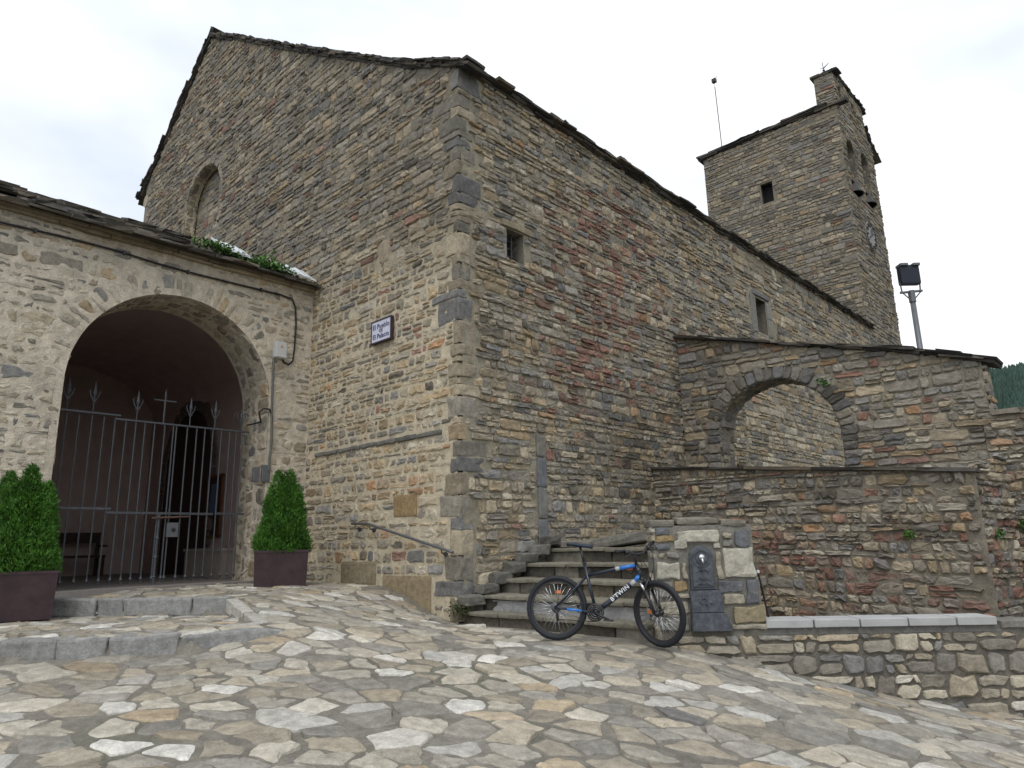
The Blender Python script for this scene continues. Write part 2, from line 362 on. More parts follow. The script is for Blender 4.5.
# ------------------------------------------------------------------ ground
CP = np.array([(3.34, .2, -1.13), (3.57, .4, -1.19), (4.18, .92, -1.39), (4.93, 1.56, -1.62), (5.81, 2.31, -1.81), (7.3, 3.6, -2.1),
    (2.26, -.72, -1.02), (3.28, -.24, -1.085), (2.82, .02, -1.05), (1.4, .02, -1.05), (0, 0, -1.06), (-.44, 0, -1.0), (-.74, 0, -.9), (-1.13, 0, -.74), (-1.77, 0, -.6), (-2.95, 0, -.585), (-4.2, 0, -.6),
    (-4.2, -3, -.56), (-4.2, -1.4, -.56), (-2, -1.5, -.57), (-1.0, -2.6, -.57), (-.3, -1.3, -.8), (.3, -2.5, -.74), (.9, -2.9, -.78), (.6, -3.9, -.95), (.1, -4.6, -.95), (-.6, -5.3, -.95), (-2, -6.3, -.95),
    (3.0, -5.75, -1.2), (4.3, -3.4, -1.27), (1.8, -2.4, -.98), (6.2, -.4, -1.62), (7.34, -6.71, -1.6), (9.5, -3, -2.0), (4, -9, -1.4), (-3, -4.4, -.8), (-6, -7, -.8), (9, 5, -2.3), (14, 0, -2.6), (-12, -12, -1), (0, 20, -2), (14, 14, -2.8), (8, -14, -1.8)])
def _k(a, b): return np.linalg.norm(a[:, None]-b[None], axis=2)
_n = len(CP); _A = np.zeros((_n+3, _n+3)); _A[:_n, :_n] = _k(CP[:, :2], CP[:, :2])+np.eye(_n)*-.02; _A[:_n, _n] = 1; _A[:_n, _n+1:] = CP[:, :2]; _A[_n:, :_n] = _A[:_n, _n:].T
_w = np.linalg.solve(_A, np.r_[CP[:, 2], 0, 0, 0])
TREAD = np.array([(-5.2, -5.7), (-2.98, -4.13), (-1.04, -2.78), (.23, -3.02), (.80, -3.06), (.52, -3.45), (.46, -3.8), (0, -4.45), (-.6, -5.08), (-2, -6.4), (-5, -9)])
def in_poly(x, y, P):
    r = np.zeros(x.shape, bool); j = len(P)-1
    for i in range(len(P)):
        a, b = P[i], P[j]; c = ((a[1] > y) != (b[1] > y)) & (x < (b[0]-a[0])*(y-a[1])/(b[1]-a[1]+1e-12)+a[0]); r ^= c; j = i
    return r
def H0(x, y):
    x = np.asarray(x, float); y = np.asarray(y, float); P = np.stack([x.ravel(), y.ravel()], 1)
    return (_k(P, CP[:, :2])@_w[:_n]+_w[_n]+P@_w[_n+1:]).reshape(x.shape)
def HG(x, y):
    h = H0(x, y); return np.where(in_poly(np.asarray(x), np.asarray(y), TREAD), -.765, h)
D40 = np.array([math.cos(R(40.5)), math.sin(R(40.5))]); A40 = np.array([3.9, .68])     # line of the low wall
def front_of_low(x, y, m=0.): return (x-A40[0])*D40[1]-(y-A40[1])*D40[0] > m
def pave_ok(x, y):
    ok = (x > -4.2) & (x < 9) & (y > -8.5) & (y < 4.5)
    ok &= ~((x < 0.02) & (y > -.02)); ok &= ~((x < 2.95) & (y > -.02)); ok &= ~((x > 2.6) & ~front_of_low(x, y, .01))
    return ok
acc = Acc(); g = .07
X, Y = np.meshgrid(np.arange(-6, 10.01, g), np.arange(-9, 5.01, g), indexing='ij')
Z = HG(X, Y)-.002+.008*fbm(X, Y, .2, 3)
core = (X > -5.9) & (X < 9.9)
gc = np.stack([.19+.05*fbm(X, Y, .5, 5), .176+.045*fbm(X, Y, .5, 5), .148+.04*fbm(X, Y, .5, 5)], -1)
moss = sstep(.15, .5, fbm(X, Y, 1.3, 21))[..., None]; gc = gc*(1-.35*moss)+np.array([.075, .085, .045])*.35*moss
I = np.arange(X.size).reshape(X.shape); f = np.stack([I[:-1, :-1], I[1:, :-1], I[1:, 1:], I[:-1, 1:]], -1).reshape(-1, 4)
acc.add(np.stack([X, Y, Z], -1).reshape(-1, 3), f, gc.reshape(-1, 3))
# outer sheet: one continuous skirt to the horizon
def rim(x, y): return H0(np.array([x]), np.array([y]))[0]
ringp = []
for i in range(40): ringp.append((-6+16*i/40, -9))
for i in range(40): ringp.append((10, -9+14*i/40))
for i in range(40): ringp.append((10-16*i/40, 5))
for i in range(40): ringp.append((-6, 5-14*i/40))
ringp = np.array(ringp); cen = np.array([2, -2.]); V = []
for k, (s, dz) in enumerate([(1, 0), (1.8, -.4), (6, -2.5), (40, -8), (600, -20)]):
    q = cen+(ringp-cen)*s; z = HG(ringp[:, 0], ringp[:, 1])-.01+dz; V.append(np.column_stack([q, z if k < 2 else np.full(len(q), -1.5+dz)]))
m = len(ringp); F = [[k*m+i, (k+1)*m+i, (k+1)*m+(i+1) % m, k*m+(i+1) % m] for k in range(4) for i in range(m)]
acc.add(np.concatenate(V), F, (.10, .095, .07))
tag(acc.build('ground', M_GMORT, smooth=True), kind='structure')

# flagstones: clipped Voronoi cells
def voronoi(seeds, k=26):
    cells = []
    for i, s in enumerate(seeds):
        d = np.linalg.norm(seeds-s, axis=1); nb = np.argsort(d)[1:k]
        poly = [s+np.array(v) for v in ((-1.2, -1.2), (1.2, -1.2), (1.2, 1.2), (-1.2, 1.2))]
        for j in nb:
            mid = (s+seeds[j])/2; n = seeds[j]-s; out = []
            for a in range(len(poly)):
                p, q = poly[a], poly[(a+1) % len(poly)]; dp, dq = (p-mid)@n, (q-mid)@n
                if dp <= 0: out.append(p)
                if (dp < 0) != (dq < 0) and dp != dq: out.append(p+(q-p)*dp/(dp-dq))
            poly = out
            if len(poly) < 3: break
        cells.append(np.array(poly) if len(poly) > 2 else None)
    return cells
def resample(poly, rng, gap, n=10):
    c = poly.mean(0); pts = np.vstack([poly, poly[:1]]); sl = np.linalg.norm(np.diff(pts, axis=0), axis=1); S = np.r_[0, np.cumsum(sl)]
    # keep the corners (slightly cut) and fill the longest edges
    order = []
    k = len(poly)
    poly = poly+rng.normal(0, .012, poly.shape)
    if k > 5:
        idx = np.sort(np.argsort(-(sl+np.roll(sl, 1)))[:5]); poly = poly[idx]; k = 5
        pts = np.vstack([poly, poly[:1]]); sl = np.linalg.norm(np.diff(pts, axis=0), axis=1)
    out = []
    for i in range(k):
        p, q = pts[i], pts[i+1]; cut = rng.uniform(.03, .13)
        out += [p+(q-p)*cut, p+(q-p)*(1-cut)]
    while len(out) < n:
        o = np.array(out); dd = np.linalg.norm(np.roll(o, -1, 0)-o, axis=1); j = int(dd.argmax())
        mid = (o[j]+o[(j+1) % len(o)])/2+rng.normal(0, .055, 2)*dd[j]; out.insert(j+1, mid)
    o = np.array(out[:n]); c = o.mean(0); d = o-c; ln = np.linalg.norm(d, axis=1, keepdims=True)
    return c+d*np.maximum(.3, (ln-gap)/ln)
rng = np.random.default_rng(7)
ca, sa = math.cos(R(35)), math.sin(R(35))
cand = rng.uniform(-14, 14, (60000, 2)); cx2, cy2 = cand[:, 0]*1.22, cand[:, 1]*.90
okc = pave_ok(cx2*ca-cy2*sa, cx2*sa+cy2*ca); cand = cand[okc][:12000]; rad = np.where(rng.random(len(cand)) < .3, rng.uniform(.26, .36, len(cand)), rng.uniform(.12, .22, len(cand)))
seeds = np.zeros((0, 2)); srad = np.zeros(0)
for p_, q_ in zip(cand, rad):
    if len(seeds) == 0 or (np.linalg.norm(seeds-p_, axis=1) > (srad+q_)*.5).all(): seeds = np.vstack([seeds, p_]); srad = np.append(srad, q_)
cells = voronoi(seeds); QQ = []
for cpoly in cells:
    if cpoly is None: continue
    w2 = cpoly*np.array([1.22, .90]); w2 = np.stack([w2[:, 0]*ca-w2[:, 1]*sa, w2[:, 0]*sa+w2[:, 1]*ca], 1)
    if (w2.max(0)-w2.min(0)).max() > 1.2: continue
    QQ.append(resample(w2, rng, rng.uniform(.004, .02), 18))
Q = np.array(QQ)
def flagcol(u, v, rng):
    n = len(u); c = pick(n, rng, dict(gry=2.9, tan=2.9, lig=1.8, och=.45, blu=.15, whi=1.0)); c = c*.9+np.array([.27, .255, .225])*.1; return c*np.array([.98, 1.0, 1.04])
acc = Acc()
fmap = lambda u, v, w: np.stack([u, v, HG(u, v)+w], -1)
c = Q.mean(1); tr = in_poly(c[:, 0], c[:, 1], TREAD)
emit(acc, Q[tr], rng, fmap, flagcol, lambda u, v: pave_ok(u, v) & in_poly(u, v, TREAD), prot=(.004, .018), back=-.02, inset=.09, rough=.0025)
emit(acc, Q[~tr], rng, fmap, flagcol, lambda u, v: pave_ok(u, v) & ~in_poly(u, v, TREAD), prot=(.004, .018), back=-.02, inset=.09, rough=.0025)
tag(acc.build('paving', M_FLAG), kind='structure')

# kerbs of the shallow entrance steps
def kerb(pts, ztop, wid, hgt, lens, label, seed, zend=None):
    P = np.array(pts); S = np.r_[0, np.cumsum(np.linalg.norm(np.diff(P, axis=0), axis=1))]; rng = np.random.default_rng(seed)
    e = empty('entrance_step', (P[0][0], P[0][1], ztop-hgt), label, 'step', 'shallow kerb steps before the porch'); s = 0; i = 0
    while s < S[-1]-.05:
        l = min(lens[i % len(lens)], S[-1]-s); i += 1; a = np.array([np.interp(s, S, P[:, k]) for k in (0, 1)]); b = np.array([np.interp(s+l, S, P[:, k]) for k in (0, 1)])
        m = (a+b)/2; ang = math.atan2(b[1]-a[1], b[0]-a[0]); zt = ztop if zend is None else np.interp(s+l/2, [0, S[-1]], [ztop, zend])
        n = np.array([-math.sin(ang), math.cos(ang)])*wid/2
        tl = 0 if zend is None else (zend-ztop)/S[-1]
        ac = Acc(); rock(ac, (m[0]+n[0], m[1]+n[1], zt-hgt/2+rng.uniform(-.006, .006)), (np.linalg.norm(b-a)-.018, wid*rng.uniform(.9, 1.1), hgt), ang, np.array((.235, .235, .225) if zend is None else (.42, .40, .36))*rng.uniform(.8, 1.2), r=.022, amp=.016, seed=i, tilt=tl)
        ac.build('kerbstone', M_STONE, e); s += l
kerb([(-4.15, -5.02), (-2.98, -4.16), (-1.02, -2.80)], -.55, .20, .22, [.8, .62, .7, .36, .9], 'upper grey stone step in front of the porch gate', 3)
kerb([(-1.00, -2.83), (.24, -3.05)], -.565, .14, .16, [.7, .6], 'sloping pale kerb running out from the upper porch step', 5, zend=-.755)
kerb([(-2.6, -6.9), (-.6, -5.12), (.02, -4.48), (.47, -3.83), (.54, -3.47), (.84, -3.08)], -.755, .18, .26, [.95, .7, .82, .75, .45, .6], 'lower grey stone step curving across the paving', 4)

# ------------------------------------------------------------------ CHURCH
church = empty('stone_church', (0, 0, -1.0), 'tall rubble stone church with a slate gable roof and blind arched window', 'church')
RAKE = np.array([(-15.0, 11.0), (-13.55, 11.84), (-12.24, 12.75), (-10.3, 14.22), (-8.47, 13.12), (-6.58, 11.84), (-4.02, 10.15), (-1.22, 8.36), (0, 7.74)])
def rake(x): return np.interp(x, RAKE[:, 0], RAKE[:, 1])
WIN = (-10.0, 1.05, 8.95, 7.3)       # blind window: centre, half width, springing, sill
qrng = np.random.default_rng(11); QZ = [-1.25]; QL = []
while QZ[-1] < 7.45:
    QZ.append(QZ[-1]+qrng.choice([.10, .13, .17, .24, .34])*qrng.uniform(.9, 1.1)); QL.append((qrng.uniform(.14, .3), qrng.uniform(.2, .55)) if qrng.random() < .55 else (qrng.uniform(.25, .7), qrng.uniform(.14, .35)))
QZ = np.array(QZ); QL = np.array(QL)
def qlen(z, k): i = np.clip(np.searchsorted(QZ, z)-1, 0, len(QL)-1); return QL[i, k]+.01
EXB = [(-1.8, -.62, -.98, -.42), (-2.95, -1.95, -.62, -.22), (-1.55, -.95, .42, .78)]   # big dressed blocks low on the facade
def fac_in(u, v):
    ok = (u > -14.2) & (u < -qlen(v, 0)) & (v < rake(u)-.14)
    ok &= ~arch_in(u, v, WIN[0], WIN[1]+.0, WIN[2], WIN[3], 1.0)
    ok &= ~((u < -4.45) & (v < 4.75))
    ok &= ~circ_rect(u, v, -5.58, -5.42, 6.78, 6.98) & ~circ_rect(u, v, -3.24, -3.14, 2.25, 2.85)
    ok &= ~((np.abs(u+4.85+.01*np.sin(v*9)) < .018) & (v > 6.2) & (v < 10.4))
    ok &= ~circ_rect(u, v, -2.1, -1.75, 4.72, 5.2)
    for b in EXB: ok &= ~circ_rect(u, v, *b)
    return ok
def fac_col(u, v, rng):
    n = len(u); up = sstep(3.6, 6.0, v+.6*fbm(u, v, 1.5, 3))
    if rng is None:
        lo = np.array([.52, .455, .335]); hi = np.array([.20, .175, .13]); return lo*(1-up[:, None])+hi*up[:, None]+.03*fbm(u, v, .5, 8)[:, None]
    c = pick(n, rng, dict(och=.7+.7*(1-up), tan=2.6, gry=1.8+1.6*up, blu=.6, lig=.6*(1-up)+.1, drk=.15+.15*up, red=.1+.12*up, ora=.15*(1-up)))
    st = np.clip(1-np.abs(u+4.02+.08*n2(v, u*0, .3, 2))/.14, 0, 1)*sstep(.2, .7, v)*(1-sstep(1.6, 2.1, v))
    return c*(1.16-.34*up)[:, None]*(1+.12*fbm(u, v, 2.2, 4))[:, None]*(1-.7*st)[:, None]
acc = Acc(); fm = mk_map('facade', 0.)
lowreg = lambda u, v: fac_in(u, v) & (v < 1.62); midreg = lambda u, v: fac_in(u, v) & (v >= 1.68) & (v < 4.9); hireg = lambda u, v: fac_in(u, v) & (v >= 4.9)
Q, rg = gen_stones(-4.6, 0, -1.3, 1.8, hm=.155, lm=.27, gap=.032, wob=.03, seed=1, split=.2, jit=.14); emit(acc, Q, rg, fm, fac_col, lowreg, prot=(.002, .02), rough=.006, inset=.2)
Q, rg = gen_stones(-5.4, 0, 1.6, 5.1, hm=.14, lm=.25, gap=.032, wob=.035, seed=2, split=.22, jit=.14); emit(acc, Q, rg, fm, fac_col, midreg, prot=(.002, .02), rough=.006, inset=.2)
Q, rg = gen_stones(-14.4, 0, 4.8, 14.5, hm=.145, lm=.27, gap=.015, wob=.03, seed=3, split=.35, jit=.1); emit(acc, Q, rg, fm, fac_col, hireg, prot=(.004, .032))
mortar(acc, -14.2, 0, -1.3, 14.4, .06, fm, fac_col, lambda u, v: (u < -.05) & (v < rake(u)-.1) & ~arch_in(u, v, WIN[0], WIN[1], WIN[2], WIN[3], 1.0) & ~((u < -4.5) & (v < 4.6)), amp=.009, w=-.002)
for i, b in enumerate(EXB):
    rock(acc, ((b[0]+b[1])/2, .06, (b[2]+b[3])/2), (b[1]-b[0]-.03, .16, b[3]-b[2]-.03), 0, [(.28, .225, .14), (.25, .21, .14), (.30, .21, .11)][i], r=.02, amp=.01, seed=i)
acc.build('gable_wall', [M_STONE, M_MORT], church)
# projecting course where the wall steps back
acc = Acc(); x = -3.9; rng = np.random.default_rng(3)
while x < -.75:
    l = rng.uniform(.25, .6); rock(acc, (x+l/2, .03, 1.635+rng.uniform(-.01, .01)), (l-.02, .13, .075), 0, np.array([.15, .145, .13])*rng.uniform(.8, 1.3), r=.02, amp=.014, seed=x); x += l
acc.build('string_course', M_STONE, church)
# quoins
acc = Acc(); rng = np.random.default_rng(12)
for i in range(len(QL)):
    z0, z1 = QZ[i], QZ[i+1]; lx, ly = QL[i]
    c = pick(1, rng, dict(blu=.9, gry=2.4, tan=2.4, och=.6))[0]*(.95 if QZ[i] < 4.5 else .8)
    rock(acc, (-lx/2+.008, ly/2-.022, (z0+z1)/2), (lx-.01, ly-.01, z1-z0-.012), rng.uniform(-.012, .012), c, r=.014, amp=.02, fq=8, seed=i)
acc.build('cornerstones', [M_STONE], church)
# long side wall
def q2(v): return qlen(v, 1)
W1 = (1.06, 1.47, 4.57, 5.12); W2 = (10.66, 11.36, 5.30, 6.36)
def side_in(u, v):
    ok = (u > q2(v)) & (u < 20.6) & (v < 7.60) & (v > -1.2)
    for a in (W1, W2): ok &= ~circ_rect(u, v, *a)
    ok &= ~circ_rect(u, v, W1[0]-.12, W1[1]+.2, W1[3], W1[3]+.13) & ~circ_rect(u, v, W2[0]-.35, W2[1]+.35, W2[2]-.05, W2[3]+.16)
    ok &= ~circ_rect(u, v, 1.62, 1.86, -.15, 1.72)
    return ok
def side_col(u, v, rng):
    n = len(u); red = np.exp(-((u-3.6-.25*(v-4))/1.35)**2)*sstep(1.7, 3.0, v)*(1-sstep(6.4, 7.3, v)); red = np.clip(red*1.3*(.75+.5*fbm(u, v, .8, 9)), 0, 1)
    drk = np.clip(np.exp(-((u-4.3)/1.3)**2-((v-1.7)/.9)**2)*1.1, 0, 1); yel = sstep(5.5, 7.5, u)
    if rng is None: return np.array([.285, .255, .19])*(1-.35*drk-.2*red)[:, None]*(1+.2*fbm(u, v, .5, 8))[:, None]
    c = pick(n, rng, dict(och=.9+.5*yel-.3*red, tan=2.2-1.2*red, gry=2.0, blu=.8, lig=.3+.3*yel, drk=.3+1.3*drk, red=.05+3.2*red, ora=.05))
    return c*(1-.3*drk)[:, None]*(1+.1*fbm(u, v, 2.2, 4))[:, None]
acc = Acc(); sm = mk_map('side', 0.)
Q, rg = gen_stones(0, 9.5, -1.3, 7.8, hm=.13, lm=.235, gap=.015, wob=.028, seed=21, split=.3, jit=.11); emit(acc, Q, rg, sm, side_col, lambda u, v: side_in(u, v) & (u < 9.4), prot=(.0, .04), back=-.035, rough=.007)
Q, rg = gen_stones(9.4, 20.7, -1.3, 7.8, hm=.155, lm=.34, gap=.018, wob=.03, seed=22, split=.25, jit=.1); emit(acc, Q, rg, sm, side_col, lambda u, v: side_in(u, v) & (u > 9.41), prot=(.0, .035), back=-.03)
def notwin(u, v): return ~circ_rect(u, v, *W1) & ~circ_rect(u, v, *W2)
for (a, b) in ((.05, 2.4), (2.4, 20.6)): mortar(acc, a, b, -1.3, 7.64, .07 if a < 1 else .12, sm, side_col, notwin, amp=.008, w=-.006)
rock(acc, (-.05, 1.74, .1), (.16, .23, .52), 0, (.16, .16, .16), r=.02, amp=.01); rock(acc, (-.05, 1.75, .62), (.16, .21, .48), 0, (.19, .185, .17), r=.02, amp=.01)
rock(acc, (-.05, 1.745, 1.10), (.16, .22, .46), 0, (.15, .155, .165), r=.02, amp=.01); rock(acc, (-.05, 1.74, 1.52), (.16, .22, .34), 0, (.20, .19, .16), r=.02, amp=.01)
acc.build('side_wall', [M_STONE, M_MORT], church)
def window(rect, parent, lintel_col, jamb=None, bars=True):
    a, b, c, d = rect; ac = Acc()
    col = np.array([.2, .18, .15])
    for lo, hi in (((-.5, a-.06, c-.05), (-.005, a, d+.05)), ((-.5, b, c-.05), (-.005, b+.06, d+.05)), ((-.5, a, d), (-.005, b, d+.06)), ((-.5, a, c-.06), (-.005, b, c))): box(ac, lo, hi, col)
    o = ac.build('window', [M_STONE], parent)
    ac = Acc(); box(ac, (-.34, a, c), (-.32, b, d)); ac.build('pane', M_GLASS, o)
    ac = Acc(); rock(ac, (-.03, (a+b)/2+.03, d+.065), (.14, b-a+.34, .12), 0, lintel_col, r=.015, amp=.01); ac.build('lintel', M_STONE, o)
    if bars:
        ac = Acc()
        for k in range(1, 3): tube(ac, [(-.16, a+(b-a)*k/3, c), (-.16, a+(b-a)*k/3, d)], .011, 6)
        for k in range(1, 4): tube(ac, [(-.16, a, c+(d-c)*k/4), (-.16, b, c+(d-c)*k/4)], .008, 6)
        ac.build('grille', M_IRON, o)
        ac = Acc(); box(ac, (-.31, (a+b)/2+.02, c), (-.28, (a+b)/2+.06, d)); ac.build('frame', M_GALV, o)
    if jamb:
        ac = Acc()
        rock(ac, (-.04, a-.16, (c+d)/2), (.12, .30, d-c-.02), 0, (.20, .19, .17), r=.02, amp=.014); ac.build('jamb_stone', M_STONE, o)
        ac = Acc(); rock(ac, (-.04, b+.15, (c+d)/2-.26), (.12, .28, .5), 0, (.22, .21, .18), r=.02, amp=.014); ac.build('jamb_stone', M_STONE, o)
        ac = Acc(); rock(ac, (-.04, b+.14, (c+d)/2+.26), (.12, .26, .5), 0, (.24, .23, .2), r=.02, amp=.014); ac.build('jamb_stone', M_STONE, o)
window(W1, church, (.26, .22, .15)); window(W2, church, (.16, .155, .16), jamb=True, bars=False)
# blind arched window
acc = Acc(); pth = arch_path(WIN[0], WIN[1], WIN[2], WIN[3], 1.0)
Q, rg = radial_stones(pth, .18, 3.6, .012, 31)
def tow_like(u, v, rng): return pick(len(u), rng, dict(tan=2, gry=2))*.85
def lightc(u, v, rng): return (np.array([.27, .24, .185])*(np.ones(len(u))+.12*fbm(u, v, .5, 3))[:, None]) if rng is None else pick(len(u), rng, dict(tan=2, gry=1.4))*.85
emit(acc, Q, rg, fm, lightc, None, prot=(.01, .025), rough=.004, inset=.08)
pm, L_ = path_map(pth, fm); Q, rg = gen_stones(0, L_, .0, .42, hm=.2, lm=.26, seed=33, wob=.01)
emit(acc, Q, rg, pm, tow_like, lambda u, v: (u > 0) & (u < L_) & (v > -.02) & (v < .32), prot=(0, .01)); mortar(acc, 0, L_, -.0, .26, .1, pm, fac_col)
bm_ = mk_map('facade', .3)
Q, rg = gen_stones(-11.2, -8.8, 7.2, 10, hm=.16, lm=.34, seed=34); emit(acc, Q, rg, bm_, fac_col, lambda u, v: arch_in(u, v, WIN[0], WIN[1]+.03, WIN[2], WIN[3]-.1, 1.03), prot=(0, .02)); mortar(acc, -11.1, -8.9, 7.2, 10, .1, bm_, fac_col)
acc.build('blind_window', [M_STONE, M_MORT], church)
# dark holes
acc = Acc(); box(acc, (-5.58, .03, 6.78), (-5.42, .3, 6.98)); acc.build('putlog_hole', M_DARK, church)
acc = Acc(); box(acc, (-3.235, .02, 2.26), (-3.145, .3, 2.84)); acc.build('vent_slit', M_DARK, church)
acc = Acc(); rock(acc, (-1.925, .06, 4.98), (.30, .14, .42), 0, (.30, .25, .18), r=.03, amp=.012); rock(acc, (-1.98, .075, 4.68), (.12, .14, .3), 0, (.16, .13, .1), r=.03, amp=.012); acc.build('blocked_niche', M_STONE, church)
# eaves of slate
def slate_col(rng): return .85*np.array([(.075, .068, .060), (.095, .085, .07), (.06, .056, .053), (.12, .10, .075)][rng.integers(4)])*rng.uniform(.75, 1.25)
def eave_run(acc, p0, p1, out, layers, rng, th=.055, ln=(.25, .6), dep=.45, over=.12, zoff=0., rag=.03, curve=None):
    """stacked ragged slates along a line; out = unit vector pointing out of the wall"""
    p0, p1, out = np.array(p0, float), np.array(p1, float), np.array(out, float); d = p1-p0; Ln = np.linalg.norm(d); d /= Ln
    nrm = np.cross(out, d); nrm = nrm if nrm[2] > 0 else -nrm; A = np.array([d, out, nrm])
    for k in range(layers):
        s = -rng.uniform(0, .2)
        while s < Ln:
            l = rng.uniform(*ln); t = th*rng.uniform(.6, 1.35)
            c = p0+d*(s+l/2)+out*(over*(k+1)/layers-dep/2+rng.uniform(-rag, rag))+nrm*(zoff+(k+.5)*th*.9+rng.uniform(-.4, .4)*rag*.7)
            if curve is not None: c = c+nrm*curve(s+l/2)
            slate(acc, c, (l*1.04, dep, t), A, rng, slate_col(rng), jit=.1); s += l*.95
            if k == layers-1 and rng.random() < .22: slate(acc, c+nrm*t*.9, (l*rng.uniform(.5, .9), dep*.8, t*.9), A, rng, slate_col(rng), jit=.15)
rng = np.random.default_rng(40); acc = Acc()
for i in range(len(RAKE)-1):
    a, b = RAKE[i], RAKE[i+1]; eave_run(acc, (a[0], 0, a[1]-.15), (b[0], 0, b[1]-.15), (0, -1, 0), 3, rng, over=.12, ln=(.2, .45), th=.048, rag=.035)
eave_run(acc, (0, .1, 7.58), (0, 20.6, 7.55), (1, 0, 0), 3, rng, over=.17, ln=(.25, .7), th=.045, dep=.4, rag=.04)
acc.build('roof_edge_slates', M_SLATE, church)
acc = Acc()
def sheet(acc, quads, col=(.08, .075, .07), th=.06, mi=0):
    for q in quads:
        q = np.array(q, float); n = np.cross(q[1]-q[0], q[2]-q[0]); n /= np.linalg.norm(n)
        if n[2] < 0: q = q[::-1]; n = -n
        v = np.concatenate([q, q-n*th]); m = len(q); acc.add(v, [list(range(m)), list(range(2*m-1, m-1, -1))]+[[i, i+m, (i+1) % m+m, (i+1) % m] for i in range(m)], col, mi)
for i in range(len(RAKE)-1):
    a, b = RAKE[i], RAKE[i+1]; sheet(acc, [[(a[0], .1, a[1]-.04), (b[0], .1, b[1]-.04), (b[0], 20.58, b[1]-.04), (a[0], 20.58, a[1]-.04)]])
acc.build('roof', M_SLATE, church)
# solid body behind the stone skins (left wall, back wall)
acc = Acc()
box(acc, (-14.15, .5, -1.3), (-.5, 20.5, 7.4), (.2, .18, .15), 1)
sheet(acc, [[(-14.2, .02, -1.3), (-14.2, 20.5, -1.3), (-14.2, 20.5, 11.3), (-14.2, .02, 11.3)]], (.2, .18, .15), .3)
acc.build('wall_core', [M_MORT, M_MORT], church)
acc = Acc(); lathe(acc, [(.001, -.3), (.16, -.3), (.2, -.15), (.2, .25), (.001, .25)], (-14.42, .25, 10.62), 14, (.36, .31, .23), 'y'); rock(acc, (-14.40, .3, 10.82), (.42, .5, .12), 0, (.28, .24, .18)); acc.build('corbel', M_STONE, church)
# portal inside the porch
acc = Acc(); pth = arch_path(-9.45, 1.28, 1.9, -.55, 1.35)
P = np.array(pth); v = [(x, -.03, z) for x, z in pth]; acc.add(v, [list(range(len(v)))], (.02, .015, .012)); acc.build('portal_door', M_WOOD, church)
acc = Acc(); Q, rg = radial_stones(pth, .3, 3, .01, 66); emit(acc, Q, rg, mk_map('facade', -.03), lambda u, v, r: np.tile([.16, .13, .115], (len(u), 1)), None, prot=(.02, .04), rough=.003, inset=.08); acc.build('portal_arch', M_STONE, church)

# ------------------------------------------------------------------ BELL TOWER
tower = empty('bell_tower', (-3, 23, -1), 'square rubble stone bell tower with two arched belfry openings behind the church', 'tower')
def tow_col(u, v, rng):
    n = len(u)
    if rng is None: return np.tile(np.array([.19, .17, .13]), (n, 1))*(1+.2*fbm(u, v, .7, 8))[:, None]
    return pick(n, rng, dict(och=.5, tan=2.4, gry=2.8, blu=.5, lig=.12, drk=.2, red=.08))*.86*(1+.12*fbm(u, v, 2.2, 4))[:, None]
TW = (-3.48, -2.93, 13.80, 14.82)
acc = Acc(); tm = mk_map('facade', 20.6)
tin = lambda u, v: (u > -5.93+.004*(17-v)) & (u < -.0) & ((v < 17.0) | ((u > -.75) & (v < 18.5))) & ~circ_rect(u, v, *TW)
Q, rg = gen_stones(-6, 0, 6.0, 18.6, hm=.16, lm=.33, gap=.02, seed=41, wob=.03, split=.25); emit(acc, Q, rg, tm, tow_col, tin, prot=(.0, .035))
mortar(acc, -5.92, -.01, 5.0, 16.98, .13, tm, tow_col, lambda u, v: ~circ_rect(u, v, *TW), w=-.01); mortar(acc, -.75, -.01, 16.9, 18.5, .13, tm, tow_col, None, w=-.01)
box(acc, (-3.55, 20.62, 13.7), (-3.48, 21.1, 14.9), (.2, .18, .15)); box(acc, (-2.93, 20.62, 13.7), (-2.86, 21.1, 14.9), (.2, .18, .15)); box(acc, (-3.5, 20.62, 14.82), (-2.9, 21.1, 14.9), (.2, .18, .15)); box(acc, (-3.5, 20.62, 13.7), (-2.9, 21.1, 13.8), (.2, .18, .15))
acc.build('front_wall', [M_STONE, M_MORT], tower)
acc = Acc(); box(acc, (-3.6, 20.9, 13.6), (-2.8, 20.96, 15)); acc.build('window', M_DARK, tower)
B1 = (21.66, .50, 15.3, 13.3); B2 = (23.42, .50, 15.45, 13.45); S1 = (21.2, .15, 17.95, 17.55); S2 = (22.8, .15, 17.95, 17.55)
def ttop(u): return np.where(u < 24.25, 18.5, 17.4-(u-24.25)*.9)
def tin2(u, v):
    ok = (u > 20.6) & (u < 25.0) & (v < ttop(u))
    for b in (B1, B2, S1, S2): ok &= ~arch_in(u, v, b[0], b[1], b[2], b[3], b[1])
    return ok
acc = Acc(); tm2 = mk_map('side', 0.)
Q, rg = gen_stones(20.6, 25, 6.0, 18.6, hm=.16, lm=.33, gap=.02, seed=42, wob=.03, split=.25); emit(acc, Q, rg, tm2, tow_col, tin2, prot=(.0, .035)); mortar(acc, 20.61, 25, 5, 18.5, .12, tm2, tow_col, tin2, w=-.01)
for b in (B1, B2, S1, S2):
    pth = arch_path(b[0], b[1], b[2], b[3]); pm, L_ = path_map(pth, tm2); mortar(acc, 0, L_, -.0, .72, .12, pm, tow_col); Q, rg = gen_stones(0, L_, 0, .75, hm=.25, lm=.25, seed=43)
    emit(acc, Q, rg, pm, tow_col, lambda u, v: (u > 0) & (u < L_) & (v > -.01) & (v < .7), prot=(0, .015))
    if b[1] > .3: box(acc, (-.75, b[0]-b[1], b[3]-.12), (.02, b[0]+b[1], b[3]), (.2, .18, .14))
for i in range(52):
    pass
